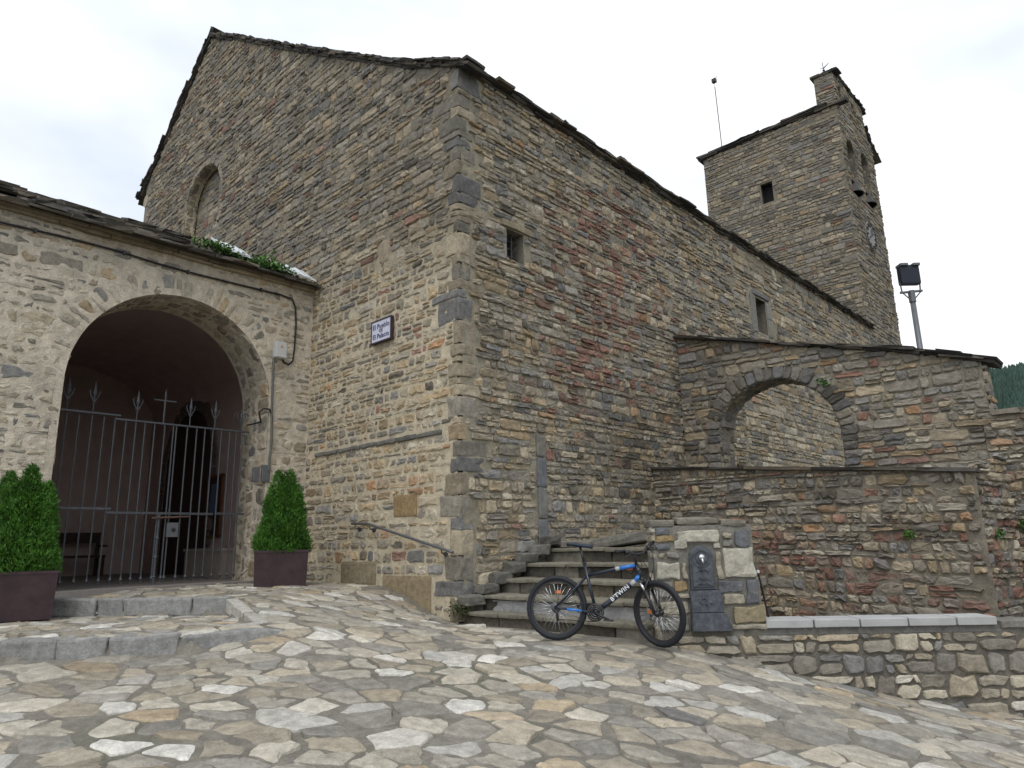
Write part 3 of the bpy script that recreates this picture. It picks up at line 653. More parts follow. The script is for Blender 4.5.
acc.build('belfry_wall', [M_STONE, M_MORT], tower)
acc = Acc()
box(acc, (-5.9, 21.0, -1), (-.8, 24.9, 16.9), (.15, .13, .11)); box(acc, (-.79, 24.27, 10), (-.02, 24.95, 17.0), (.15, .13, .11)); box(acc, (-.76, 20.64, 16.0), (-.70, 24.25, 18.5), (.15, .13, .11)); box(acc, (-.74, 24.2, 16.5), (-.02, 24.25, 18.5), (.15, .13, .11))
box(acc, (-.74, 20.65, 18.3), (-.02, 24.2, 18.48), (.15, .13, .11)); box(acc, (-.79, 20.65, -1), (-.05, 24.9, 12.9), (.15, .13, .11))
acc.build('wall_core', M_MORT, tower)
rng = np.random.default_rng(50); acc = Acc()
eave_run(acc, (-5.98, 20.6, 17.02), (-.75, 20.6, 17.05), (0, -1, 0), 3, rng, over=.14, ln=(.35, .8), th=.07, dep=.8, rag=.05); eave_run(acc, (-.78, 20.6, 16.98), (.05, 20.6, 16.98), (0, -1, 0), 1, rng, over=.12, ln=(.35, .5), th=.07, dep=.3, rag=.03)
eave_run(acc, (-.8, 20.6, 18.5), (.0, 20.6, 18.5), (0, -1, 0), 2, rng, over=.06, ln=(.3, .4), th=.07, dep=.5, rag=.02); eave_run(acc, (0, 20.75, 18.5), (0, 24.3, 18.5), (1, 0, 0), 2, rng, over=.09, ln=(.35, .6), th=.07, dep=.85, rag=.02)
eave_run(acc, (0, 24.25, 17.45), (0, 25.2, 16.6), (1, 0, 0), 2, rng, over=.12, ln=(.3, .5), th=.07, dep=.9)
eave_run(acc, (-5.93, 20.6, 17.02), (-5.93, 25, 17.02), (-1, 0, 0), 2, rng, over=.1, ln=(.35, .8), th=.07, dep=.8)
sheet(acc, [[(-6, 20.5, 17.15), (-.7, 20.5, 17.15), (-.7, 25, 17.15), (-6, 25, 17.15)]]); acc.build('roof_slates', M_SLATE, tower)
# clock face on the belfry wall
ck = Acc(); lathe(ck, [(.001, .05), (.60, .05), (.63, .035), (.63, -.02)], (0.01, 22.6, 11.85), 32, (.30, .30, .30), 'x')
ck0 = ck.build('clock_face', mat('pale_clock_dial', (.20, .19, .17), rough=.5, bump=0), tower)
ck = Acc()
for k in range(12):
    a = k*math.pi/6; p = np.array([math.cos(a), math.sin(a)]); tube(ck, [(.07, 22.6+p[0]*.40, 11.85+p[1]*.40), (.07, 22.6+p[0]*.55, 11.85+p[1]*.55)], .03, 4)
for k in range(24):
    a, b = k*math.pi/12, (k+1)*math.pi/12; tube(ck, [(.07, 22.6+.59*math.cos(a), 11.85+.59*math.sin(a)), (.07, 22.6+.59*math.cos(b), 11.85+.59*math.sin(b))], .014, 4)
tube(ck, [(.09, 22.6, 11.85), (.09, 22.75, 12.25)], .02, 4); tube(ck, [(.09, 22.6, 11.85), (.09, 22.35, 11.75)], .025, 4); ck.build('clock_hands_and_numerals', M_BLKM, ck0)
for i, b in enumerate((B1, B2)):
    e = empty('church_bell', (-.12, b[0], 13.42+.14*i), ['bronze bell hanging in the nearer arched opening of the tower', 'bronze bell hanging in the farther arched opening of the tower'][i], 'bell', 'bells of the tower')
    ac = Acc(); x, y, z = e.location; lathe(ac, [(.33, .02), (.38, 0), (.36, .06), (.26, .2), (.2, .38), (.15, .46), (.001, .5)], (x, y, z), 24, (.1, .1, .1)); ac.build('bell_body', M_BRONZE, e, True)
    ac = Acc(); lathe(ac, [(.33, .02), (.23, .2), (.001, .4)], (x, y, z), 20, (.1, .1, .1)); ac.build('bell_inside', M_DARK, e, True)
    ac = Acc(); tube(ac, [(x, y, z+.45), (x, y, z+.0)], [.02, .045], 8); ac.build('clapper', M_IRON, e)
    ac = Acc(); box(ac, (x-.1, b[0]-b[1]+.01, z+.52), (x+.1, b[0]+b[1]-.01, z+.7)); ac.build('yoke', M_WOOD, e)
# mast and weather vane
e = empty('lightning_mast', (-5.1, 20.9, 17.2), 'thin grey mast with a small box at its tip on the tower roof', 'mast')
ac = Acc(); tube(ac, [(-5.1, 20.9, 17.2), (-5.16, 20.9, 20.6)], .022, 6); ac.build('pole', M_GALV, e)
ac = Acc(); tube(ac, [(-5.16, 20.9, 20.6), (-5.165, 20.9, 20.86)], .008, 5); box(ac, (-5.26, 20.82, 20.84), (-5.07, 20.98, 21.02)); tube(ac, [(-5.1, 20.9, 21.0), (-5.02, 20.9, 21.1)], .012, 5); ac.build('tip_box', M_BLKM, e)
e = empty('weather_vane', (-.35, 20.8, 18.6), 'small iron weather vane on top of the tower gable', 'weather vane')
ac = Acc(); tube(ac, [(-.35, 20.8, 18.6), (-.38, 20.8, 19.25)], .014, 5); ac.build('rod', M_IRON, e)
ac = Acc(); tube(ac, [(-.37, 20.8, 18.95), (-.12, 20.8, 19.1)], [.03, .01], 5); tube(ac, [(-.37, 20.8, 18.95), (-.5, 20.8, 19.0)], .012, 5); lathe(ac, [(.001, -.06), (.06, 0), (.001, .08)], (-.36, 20.8, 18.85), 8); ac.build('vane', M_IRON, e)

# ------------------------------------------------------------------ ARCHED BUTTRESS
butt = empty('arched_buttress', (2.7, 6.6, -1), 'rubble stone buttress wall pierced by a low arch, slate capped, leaning on the church side', 'buttress')
BP = [(.80, 1.0), (.82, 1.9), (.86, 2.24), (.95, 2.52), (1.15, 2.74), (1.41, 2.88), (1.7, 2.96), (1.98, 2.99), (2.27, 2.95), (2.58, 2.82), (2.84, 2.60), (3.06, 2.30), (3.16, 1.96), (3.17, 1.0)]
BPa = np.array(BP)
def b_in(u, v, m=0.): return (u > .82-m) & (u < 3.16+m) & (v < np.interp(u, BPa[1:-1, 0], BPa[1:-1, 1])+m)
def btop(u): return np.interp(u, [0, 1.45, 2.63, 3.5, 4.3, 5.45], [4.26, 3.87, 3.53, 3.28, 3.06, 2.67])
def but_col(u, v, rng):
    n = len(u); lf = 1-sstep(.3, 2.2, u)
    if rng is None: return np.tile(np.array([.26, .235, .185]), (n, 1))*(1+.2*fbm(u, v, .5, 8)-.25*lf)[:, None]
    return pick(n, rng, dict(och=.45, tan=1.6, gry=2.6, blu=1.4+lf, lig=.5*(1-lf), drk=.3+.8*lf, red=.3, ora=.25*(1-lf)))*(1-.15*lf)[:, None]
acc = Acc(); bm1 = mk_map('facade', 6.32)
bin_ = lambda u, v: (u > 0.02) & (u < 5.42) & (v < btop(u)) & (v > 1.0) & ~b_in(u, v)
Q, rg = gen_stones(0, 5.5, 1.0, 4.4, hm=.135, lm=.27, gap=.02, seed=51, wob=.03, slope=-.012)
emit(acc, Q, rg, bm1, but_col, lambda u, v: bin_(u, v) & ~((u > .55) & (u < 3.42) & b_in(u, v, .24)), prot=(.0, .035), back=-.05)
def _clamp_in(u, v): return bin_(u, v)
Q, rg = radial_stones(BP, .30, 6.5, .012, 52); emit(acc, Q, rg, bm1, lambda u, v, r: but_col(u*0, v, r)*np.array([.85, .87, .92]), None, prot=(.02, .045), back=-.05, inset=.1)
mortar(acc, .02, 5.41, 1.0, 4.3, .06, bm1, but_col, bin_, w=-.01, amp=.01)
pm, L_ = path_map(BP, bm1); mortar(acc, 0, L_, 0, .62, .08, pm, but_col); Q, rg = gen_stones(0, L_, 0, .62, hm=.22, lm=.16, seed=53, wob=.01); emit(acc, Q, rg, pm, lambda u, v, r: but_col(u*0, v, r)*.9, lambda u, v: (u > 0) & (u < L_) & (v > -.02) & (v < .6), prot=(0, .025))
# end face
em = mk_map('side', 5.44); Q, rg = gen_stones(6.3, 6.85, -1.0, 2.8, hm=.16, lm=.34, gap=.02, seed=54); emit(acc, Q, rg, em, but_col, lambda u, v: (u > 6.31) & (u < 6.78) & (v < 2.64), prot=(0, .03)); mortar(acc, 6.32, 6.78, -1, 2.66, .1, em, but_col)
box(acc, (3.2, 6.36, -1), (5.40, 6.78, 2.6), (.2, .18, .15), 1); box(acc, (.02, 6.36, -1), (.78, 6.9, 3.9), (.2, .18, .15), 1)
for u0 in np.arange(.8, 3.2, .1): z = float(np.interp(u0+.05, BPa[1:-1, 0], BPa[1:-1, 1]))+.06; box(acc, (u0, 6.36, z), (u0+.1, 6.9, float(btop(u0+.1))-.05), (.2, .18, .15), 1)
acc.build('wall', [M_STONE, M_MORT], butt)
acc = Acc(); rng = np.random.default_rng(55); us = [0, 1.45, 2.63, 3.5, 4.3, 5.28]
for i in range(5): eave_run(acc, (us[i], 6.32, float(btop(us[i]))), (us[i+1], 6.32, float(btop(us[i+1]))), (0, -1, 0), 1 if i < 2 else 2, rng, over=.12, ln=(.35, .7), th=.045, dep=.6, rag=.03)
slate(acc, (5.16, 6.47, 2.80), (.62, .52, .04), np.array([[.965, 0, -.26], [0, 1, 0], [.26, 0, .965]]), rng, (.10, .09, .075), .08)
acc.build('capping_slates', M_SLATE, butt)

# ------------------------------------------------------------------ TERRACE RETAINING WALL
ret = empty('retaining_wall', (2.6, 5.1, -1.4), 'rough reddish rubble retaining wall with a thin ledge, below the buttress arch', 'wall')
def rtop(u): return 1.39-.0925*u
def ret_col(u, v, rng):
    n = len(u); red = sstep(.5, -.6, v)*.9+.3*np.exp(-((u-2.2)/1)**2); red = np.clip(red*(.6+.8*fbm(u, v, .7, 19)+.3), 0, 1)
    if rng is None: return np.tile(np.array([.215, .19, .15]), (n, 1))*(1+.25*fbm(u, v, .4, 8))[:, None]
    return pick(n, rng, dict(och=.5, tan=1.5, gry=2.4, blu=.9, lig=.25, drk=.5, red=.25+1.9*red, ora=.12))*(1+.1*fbm(u, v, 1, 4))[:, None]
acc = Acc(); rm = mk_map('facade', 5.04)
rin = lambda u, v: (u > 0.0) & (u < 5.26) & (v < rtop(u)-.03)
Q, rg = gen_stones(0, 5.3, -1.5, 1.6, hm=.12, lm=.215, gap=.018, seed=61, wob=.04, split=.2, jit=.15, slope=-.02); emit(acc, Q, rg, rm, ret_col, rin, prot=(.0, .055), back=-.04, rough=.009)
mortar(acc, 0, 5.3, -1.5, 1.4, .05, rm, ret_col, lambda u, v: v < rtop(u)-.02, w=-.004, amp=.016)
rm2 = mk_map('line', np.array([5.30, 6.29]), np.array([math.cos(R(5)), math.sin(R(5))])); rm3 = mk_map('line', np.array([5.24, 5.05]), np.array([.2035, .979]))
rin2 = lambda u, v: (u > 0) & (u < 4.6) & (v < 1.80+.04*np.sin(u*5)); rin3 = lambda u, v: (u > 0) & (u < 1.29) & (v < .9+.25*u+.06*np.sin(u*9))
Q, rg = gen_stones(0, 1.3, -1.9, 1.4, hm=.12, lm=.22, gap=.018, seed=67, wob=.04, jit=.15); emit(acc, Q, rg, rm3, ret_col, rin3, prot=(.0, .055), back=-.04, rough=.009); mortar(acc, 0, 1.3, -1.9, 1.3, .06, rm3, ret_col, rin3, w=-.004, amp=.016)
Q, rg = gen_stones(0, 4.7, -1.9, 2.0, hm=.12, lm=.22, gap=.018, seed=62, wob=.04, jit=.15); emit(acc, Q, rg, rm2, ret_col, rin2, prot=(.0, .055), back=-.04, rough=.009); mortar(acc, 0, 4.6, -1.9, 1.8, .06, rm2, ret_col, rin2, w=-.004, amp=.016)
box(acc, (.05, 5.12, -1.6), (5.2, 6.33, .88), (.2, .18, .15), 1)
acc.add([(5.4, 6.36, -1.9), (10.0, 6.76, -1.9), (10.0, 7.1, -1.9), (5.5, 6.9, -1.9), (5.4, 6.36, 1.76), (10.0, 6.76, 1.76), (10.0, 7.1, 1.76), (5.5, 6.9, 1.76)], [[4, 5, 6, 7], [2, 1, 0, 3], [0, 4, 7, 3], [1, 2, 6, 5], [2, 3, 7, 6]], (.2, .18, .15), 1)
acc.build('wall', [M_STONE, M_MORT], ret)
acc = Acc(); rng = np.random.default_rng(63); eave_run(acc, (0.0, 5.04, 1.35), (5.1, 5.04, .88), (0, -1, 0), 1, rng, over=.11, ln=(.5, 1.1), th=.05, dep=.5, rag=.015)
sheet(acc, [[(0, 5.2, 1.36), (5.2, 5.2, .88), (5.2, 6.33, .9), (0, 6.33, 1.4)]]); acc.build('ledge', M_SLATE, ret)
rng = np.random.default_rng(64); acc = Acc()
for k in range(16):
    u = k*.3; slate(acc, (5.62+u*.99, 6.45+u*.09, 1.82+rng.uniform(-.02, .02)), (.34, .35, .09), np.eye(3), rng, np.array([.22, .12, .085]) if rng.random() < .4 else np.array([.17, .15, .12]), .2)
acc.build('capping_stones', M_STONE, ret)

# ------------------------------------------------------------------ LOW WALL, COPING, FOUNTAIN PILLAR
low = empty('low_wall', (5.0, 1.6, -1.8), 'low wall of mixed pale and grey stones topped by smooth pale coping slabs', 'wall')
lm_ = mk_map('line', A40, D40)
def low_col(u, v, rng):
    n = len(u)
    if rng is None: return np.tile(np.array([.15, .138, .115]), (n, 1))*(1+.25*fbm(u, v, .4, 8))[:, None]
    return pick(n, rng, dict(och=.25, tan=1.5, gry=1.6, blu=1.6, lig=1.7, whi=.4))
acc = Acc(); lin = lambda u, v: (u > -.97) & (u < 5) & (v < np.where(u > .05, -1.0, -.945)) & (v > -2.4)
Q, rg = gen_stones(-1.0, 5, -2.4, -.94, hm=.20, lm=.27, gap=.02, seed=74, wob=.02, split=.5, jit=.13); emit(acc, Q, rg, lm_, low_col, lin, prot=(.015, .04), back=-.03, rough=.003, inset=.12)
mortar(acc, -1.0, 5, -2.4, -.94, .04, lm_, low_col, lambda u, v: (u > -.99), w=0, amp=.012)
def obox(acc, s0, s1, w0, w1, z0, z1, col, mi=0):
    q = [lm_(np.array([s]), np.array([z]), np.array([w_]))[0] for z in (z0, z1) for (s, w_) in ((s0, w0), (s1, w0), (s1, w1), (s0, w1))]
    c = np.mean(q, 0); f = [[0, 1, 2, 3], [4, 5, 6, 7], [0, 1, 5, 4], [1, 2, 6, 5], [2, 3, 7, 6], [3, 0, 4, 7]]; ff = []
    for a in f:
        n = np.cross(np.array(q[a[1]])-q[a[0]], np.array(q[a[2]])-q[a[0]]); ff.append(a if np.dot(n, np.mean([q[i] for i in a], 0)-c) > 0 else a[::-1])
    acc.add(q, ff, col, mi)
obox(acc, -.84, 4.98, -.34, -.03, -2.4, -.97, (.16, .15, .13), 1)
acc.build('wall', [M_STONE, M_MORT], low)
js = [.06, .555, 1.03, 1.52, 2.01, 2.42]
axL = np.array([[D40[0], D40[1], 0], [-D40[1], D40[0], 0], [0, 0, 1]])
for i in range(5):
    ac = Acc(); s0, s1 = js[i]+.006, js[i+1]-.006; c = lm_(np.array([(s0+s1)/2]), np.array([-.885]), np.array([-.13]))[0]
    rock(ac, c, (s1-s0, .36, .085), 0, (.4, .4, .4), r=.012, amp=.003, axes=axL, seed=i); ac.build('coping_slab', M_COPE, low)
ac = Acc(); obox(ac, .04, 2.6, -.3, .004, -.995, -.928, (.17, .165, .155)); 
c = lm_(np.array([3.4]), np.array([-.93]), np.array([-.13]))[0]; rock(ac, c, (1.9, .34, .08), 0, (.19, .18, .16), r=.02, amp=.012, axes=axL); ac.build('mortar_bed', M_MORT, low)

pil = empty('fountain_pillar', (3.5, .4, -.95), 'squat pillar of large pale blocks built around the cast iron fountain', 'pillar')
acc = Acc()
# blocks: s0, s1, z0, z1, colour
W_, L2_, G_, B_, O_ = (.42, .40, .33), (.34, .31, .24), (.20, .19, .165), (.13, .135, .145), (.30, .22, .12)
BL = [(-1.04, -.78, -.417, -.236, W_), (-.76, -.705, -.42, -.25, L2_), (-.83, -.70, -.10, .0, W_), (-.80, -.34, -.035, .095, W_), (-.415, -.335, -.11, -.045, W_), (-.32, .02, -.40, -.10, W_), (-.41, -.335, -.42, -.125, L2_),
      (-.39, -.125, -.56, -.43, B_), (-.115, .035, -.685, -.43, B_), (-.345, -.125, -.68, -.575, L2_), (-.27, .08, -.87, -.70, (.28, .235, .15)), (-.857, -.71, -.545, -.44, O_), (-.84, -.715, -.61, -.56, L2_), (-1.03, -.87, -.11, -.05, B_),
      (-1.03, -.83, -.035, .05, O_), (-1.02, -.86, .06, .14, B_), (-1.0, -.93, -.2, -.13, L2_), (-.92, -.78, -.2, -.12, G_), (-.31, -.19, -.085, -.01, G_), (-.31, -.19, .0, .07, L2_), (-.18, -.02, -.09, .10, B_), 
      (-1.04, -.87, -.62, -.44, G_), (-1.04, -.72, -.78, -.64, L2_), (-1.04, -.72, -.94, -.80, G_), (-.27, .1, -.945, -.885, L2_)]
for i, (s0, s1, z0, z1, c) in enumerate(BL):
    p = lm_(np.array([(s0+s1)/2]), np.array([(z0+z1)/2]), np.array([-.08]))[0]; rock(acc, p, (s1-s0-.008, .22, z1-z0-.008), 0, c, r=.018, amp=.02, fq=9, axes=axL, seed=i*1.3)
obox(acc, -1.05, .015, -.5, -.005, -1.2, .15, (.2, .19, .165), 1); obox(acc, -.3, .05, -.45, -.004, -1.2, -.45, (.2, .19, .165), 1)
# left flank
acc2map = lambda u, v, w: lm_(np.full(np.shape(u), -1.055)-w, v, -u)
Q, rg = gen_stones(0, .5, -1.1, .15, hm=.16, lm=.25, seed=72); emit(acc, Q, rg, acc2map, low_col, lambda u, v: (u > 0) & (u < .5) & (v < .15), prot=(0, .02))
acc.build('blocks', [M_STONE, M_MORT], pil)
for (s0, s1, z) in ((-1.09, -.80, .175), (-.79, -.33, .195), (-.32, -.02, .17)):
    ac = Acc(); rock(ac, lm_(np.array([(s0+s1)/2]), np.array([z]), np.array([-.24]))[0], (s1-s0-.01, .5, .075), 0, (.19, .175, .145), r=.02, amp=.018, axes=axL, seed=s0); ac.build('cap_stone', M_STONE, pil)

fou = empty('cast_iron_fountain', tuple(lm_(np.array([-.4]), np.array([-.95]), np.array([.1]))[0]), 'dark cast iron wall fountain with a rounded top and bright tap', 'fountain')
FC = -.557
def prism(acc, prof, w0, w1, col=(.1, .1, .1), bev=.012):
    """closed (s,z) outline pushed out of the pillar plane with a bevelled front"""
    P = np.array(prof, float)
    if np.sum(P[:, 0]*np.roll(P[:, 1], -1)-np.roll(P[:, 0], -1)*P[:, 1]) < 0: P = P[::-1]
    c = P.mean(0); m = len(P); P2 = c+(P-c)*(1-bev/np.linalg.norm(P-c, axis=1, keepdims=True))
    v = np.concatenate([lm_(P[:, 0], P[:, 1], np.full(m, w0)), lm_(P[:, 0], P[:, 1], np.full(m, w1-bev)), lm_(P2[:, 0], P2[:, 1], np.full(m, w1))])
    f = [[i, (i+1) % m, (i+1) % m+m, i+m] for i in range(m)]+[[i+m, (i+1) % m+m, (i+1) % m+2*m, i+2*m] for i in range(m)]+[[2*m+i for i in range(m)]]
    acc.add(v, f, col)
up_ = [(FC-.13, -.53)]+[(FC-.13*math.cos(math.pi*i/16), -.20+.13*math.sin(math.pi*i/16)) for i in range(17)]+[(FC+.13, -.53)]
ac = Acc(); prism(ac, up_, .0, .05); prism(ac, [(FC+(s-FC)*.84, -.50 if z < -.4 else -.20+(z+.20)*.84) for s, z in up_], .03, .062, bev=.006); ac.build('upper_plate', M_CAST, fou)
ac = Acc(); prism(ac, [(FC-.14, -.53), (FC+.155, -.53), (FC+.18, -.56), (FC+.19, -.76), (FC-.145, -.76), (FC-.15, -.56)], 0, .07); ac.build('middle_plate', M_CAST, fou)
ac = Acc(); prism(ac, [(FC-.15, -.76), (FC+.20, -.76), (FC+.265, -.94), (FC-.16, -.94)], 0, .12)
for k in range(12):
    a = FC-.13+k*.028; b = FC-.14+k*.033; q0 = lm_(np.array([a]), np.array([-.79]), np.array([.112]))[0]; q1 = lm_(np.array([b]), np.array([-.88]), np.array([.117]))[0]; tube(ac, [q0, q1], .005, 5)
ac.build('basin_front', M_CAST, fou)
tp = lambda s, z, w_: tuple(lm_(np.array([s]), np.array([z]), np.array([w_]))[0])
nax = Vector((D40[1], -D40[0], 0))
def disc(acc, s, z, w_, prof, n=20):
    q = nax.to_track_quat('Z', 'Y'); c = Vector(tp(s, z, w_)); v = []; f = []
    for (r_, h_) in prof:
        for k in range(n): a = 2*math.pi*k/n; v.append((c+q@Vector((r_*math.cos(a), r_*math.sin(a), h_)))[:])
    for i in range(len(prof)-1):
        for k in range(n): f.append([i*n+k, i*n+(k+1) % n, (i+1)*n+(k+1) % n, (i+1)*n+k])
    acc.add(v, f, (.1, .1, .1))
ac = Acc(); disc(ac, FC-.005, -.20, .06, [(.092, 0), (.092, .014), (.078, .014), (.075, .006), (.06, .006), (.056, .02), (.001, .02)])
for (z, sc) in ((-.335, .07), (-.42, .08), (-.475, .09)):
    tube(ac, [tp(FC-sc, z-.012, .064), tp(FC-sc*.5, z+.014, .066), tp(FC, z, .068), tp(FC+sc*.5, z+.014, .066), tp(FC+sc, z-.012, .064)], .008, 5)
    disc(ac, FC, z+.02, .062, [(.018, 0), (.014, .012), (.001, .014)], 10)
for k in range(9): a = k*.7; disc(ac, FC+.04*math.cos(a)*(.4+k*.2), -.63+.025*math.sin(a)*(.5+k*.15), .07, [(.016, 0), (.011, .010), (.001, .012)], 8)
ac.build('relief_ornament', M_CAST, fou)
ac = Acc(); disc(ac, FC-.005, -.19, .07, [(.034, 0), (.034, .03), (.03, .045), (.001, .05)]); tube(ac, [tp(FC-.005, -.2, .1), tp(FC-.005, -.215, .13), tp(FC-.005, -.25, .14)], [.014, .014, .011], 8); ac.build('tap', M_CHROME, fou, True)

# infill behind the low wall
acc = Acc(); acc.add([(2.9, .1, -1.42), (9, 5.2, -1.45), (5.3, 5.3, -1.42), (1.8, 5.1, -1.42), (1.8, .9, -1.42)], [[0, 1, 2, 3, 4]], (.12, .11, .08)); acc.add([(5.2, 5.0, -1.43), (9, 5.1, -1.45), (10.2, 6.9, -1.45), (5.4, 6.5, -1.43)], [[0, 1, 2, 3]], (.12, .11, .08)); tag(acc.build('terrace_ground', M_GMORT), kind='structure')

# ------------------------------------------------------------------ STONE STEPS
stp = empty('stone_steps', (1.3, .8, -1.05), 'worn mossy stone steps climbing between the church corner and the fountain', 'steps')
ST = [(.02, -.885, 2.95), (.27, -.685, 2.85), (.70, -.49, 2.7), (1.16, -.29, 2.6), (1.72, -.09, 2.5)]
rng = np.random.default_rng(80)
for i, (y, z, xr) in enumerate(ST):
    ac = Acc(); x = .015
    zb = z-.22 if i else -1.35
    while x < xr:     # riser stones
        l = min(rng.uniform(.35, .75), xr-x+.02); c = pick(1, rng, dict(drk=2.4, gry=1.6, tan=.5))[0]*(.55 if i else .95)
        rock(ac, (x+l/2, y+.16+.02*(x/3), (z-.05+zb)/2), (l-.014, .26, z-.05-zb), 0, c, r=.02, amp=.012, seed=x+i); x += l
    x = 0.01; dep = (ST[i+1][0]-y if i < 4 else .7)+.12
    while x < xr:     # tread slabs
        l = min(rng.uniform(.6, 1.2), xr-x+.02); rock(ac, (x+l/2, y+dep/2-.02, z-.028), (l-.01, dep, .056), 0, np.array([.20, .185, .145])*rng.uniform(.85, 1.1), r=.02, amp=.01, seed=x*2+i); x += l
    ac.build('step', M_STONE, stp)
ac = Acc(); box(ac, (.02, 1.9, -1.3), (1.8, 5.0, -.1), (.2, .19, .15)); box(ac, (.02, .3, -1.3), (2.8, 2.0, -.75)); box(ac, (.02, 1.3, -1.3), (2.6, 2.0, -.35)); ac.build('landing', M_STONE, stp)
ac = Acc(); rock(ac, (1.05, 2.35, .005), (2.2, .6, .16), .02, (.19, .18, .155), r=.03, amp=.02, tilt=.115); rock(ac, (.4, 2.1, -.03), (.7, .4, .1), 0, (.2, .18, .15), r=.03, amp=.02); ac.build('sloping_slab', M_STONE, stp)
ac = Acc()
for k in range(7): rock(ac, (.11+rng.uniform(-.03, .03), .1+k*.28, -.72+k*.12+rng.uniform(-.02, .02)), (.24, .34, .16), rng.uniform(-.2, .2), np.array([.12, .115, .10])*rng.uniform(.7, 1.3), r=.04, amp=.03, seed=k)
ac.build('edge_stones', M_STONE, stp)

# ------------------------------------------------------------------ PORCH
PX = -4.18
porch = empty('entrance_porch', (-8, -3, -.6), 'pale rubble stone porch with a wide round arch and slate roof beside the church', 'porch')
PA = (-2.40, 1.60, 2.48, -.62)
def po_in(u, v): return (u < -.02) & (u > -7.5) & (v < 4.83) & ~arch_in(u, v, PA[0], PA[1], PA[2], PA[3]-1, 1.66)
def po_col(u, v, rng):
    n = len(u)
    if rng is None:
        st = sstep(4.2, 4.8, v)*.15; return np.tile(np.array([.54, .48, .385]), (n, 1))*(1+.16*fbm(u, v, .6, 8)-st)[:, None]
    return pick(n, rng, dict(och=.35, tan=2.2, gry=1.5, blu=.7, lig=2.4))*1.1
acc = Acc(); pmap = mk_map('side', PX)
def ring(u, v): return arch_in(u, v, PA[0], PA[1]+.36, PA[2], PA[3]-1, 2.02) & (v > 2.3)
Q, rg = gen_stones(-7.4, 0, -1.3, 4.9, hm=.15, lm=.30, gap=.035, seed=91, wob=.035, split=.2, jit=.18); emit(acc, Q, rg, pmap, po_col, lambda u, v: po_in(u, v) & ~ring(u, v), prot=(-.002, .014), back=-.03, rough=.005, inset=.25)
Q, rg = radial_stones(arch_path(PA[0], PA[1], PA[2], PA[3], 1.66, jamb=False), .34, 7, .03, 92); emit(acc, Q, rg, pmap, po_col, None, prot=(.0, .012), rough=.004, inset=.15)
mortar(acc, -7.4, 0, -1.3, 4.85, .035, pmap, po_col, lambda u, v: (u < 0) & ~arch_in(u, v, PA[0], PA[1]+.04, PA[2], PA[3]-1, 1.70), amp=.011, w=.001)
ia, oa = arch_path(PA[0], PA[1], PA[2], PA[3], 1.66, n=60), arch_path(PA[0], PA[1]+.11, PA[2], PA[3], 1.77, n=60)
ua = np.array(ia+oa); wr_n = .008+.006*n2(ua[:, 0], ua[:, 1], .15, 3); ua[:len(ia)] += np.stack([.008*n2(ua[:len(ia), 0], ua[:len(ia), 1], .12, 6)]*2, 1); k_ = len(ia)
acc.add(pmap(ua[:, 0], ua[:, 1], wr_n), [[i, i+k_, i+1+k_, i+1] for i in range(k_-1)], po_col(ua[:, 0], ua[:, 1], None), 1)
pth = arch_path(PA[0], PA[1], PA[2], PA[3], 1.66, n=40); prm, L_ = path_map(pth, pmap)
Q, rg = gen_stones(0, L_, -.01, 1.1, hm=.26, lm=.17, gap=.03, seed=93, wob=.01, jit=.15); emit(acc, Q, rg, prm, lambda u, v, r: po_col(u, v, r)*.92, lambda u, v: (u > 0) & (u < L_) & (v > .0) & (v < 1.0), prot=(.0, .014), inset=.15)
mortar(acc, 0, L_, -.005, 1.0, .05, prm, po_col, None, amp=.008, w=0)
acc.build('front_wall', [M_STONE, M_MORT], porch)
# solid core of the front wall round the arch
acc = Acc(); n = 24; xs = np.linspace(PA[0]-PA[1], PA[0]+PA[1], n)
for i in range(n-1):
    ym = xs[i]; a = max(PA[2]+1.66*math.sqrt(max(0, 1-((xs[i]-PA[0])/PA[1])**2)), PA[2]+1.66*math.sqrt(max(0, 1-((xs[i+1]-PA[0])/PA[1])**2)))+.03
    box(acc, (PX-1.0, xs[i], a), (PX-.03, xs[i+1], 4.85))
box(acc, (PX-1.0, -7.4, -1.3), (PX-.03, PA[0]-PA[1]-.02, 4.85)); box(acc, (PX-1.0, PA[0]+PA[1]+.02, -1.3), (PX-.03, -.02, 4.85)); acc.build('wall_core', M_PLAST, porch)
# inner room
acc = Acc(); x0, x1 = -12.0, PX-1.0
for q in ([(x0, -.02, -.6), (x1, -.02, -.6), (x1, -.02, 4.5), (x0, -.02, 4.5)], [(x0, -5.6, -.6), (x0, -.02, -.6), (x0, -.02, 4.5), (x0, -5.6, 4.5)], [(x1, -5.6, -.6), (x0, -5.6, -.6), (x0, -5.6, 4.5), (x1, -5.6, 4.5)]):
    acc.add(q, [[0, 1, 2, 3]], (.3, .2, .2))
m_ = 14; vv = []
for i in range(m_+1):
    a = math.pi*i/m_; y = -2.81-2.8*math.cos(a); z = 3.3+1.35*math.sin(a); vv += [(x0, y, z), (x1, y, z)]
acc.add(vv, [[2*i, 2*i+1, 2*i+3, 2*i+2] for i in range(m_)], (.3, .2, .2)); box(acc, (x0-.2, -7.4, 4.55), (x1, -.05, 4.75)); box(acc, (x0-.2, -5.8, -1), (x0-.02, 0, 4.7)); box(acc, (x0, -7.4, -1), (x1, -5.62, 4.7))
acc.build('inner_plaster', M_PLAST, porch)
acc = Acc(); box(acc, (-12, -5.6, -.9), (PX-.3, -.02, -.53), (.2, .2, .2)); box(acc, (PX-.34, -4.0, -.9), (PX+.02, -.8, -.525)); acc.build('floor', M_CONC, porch)
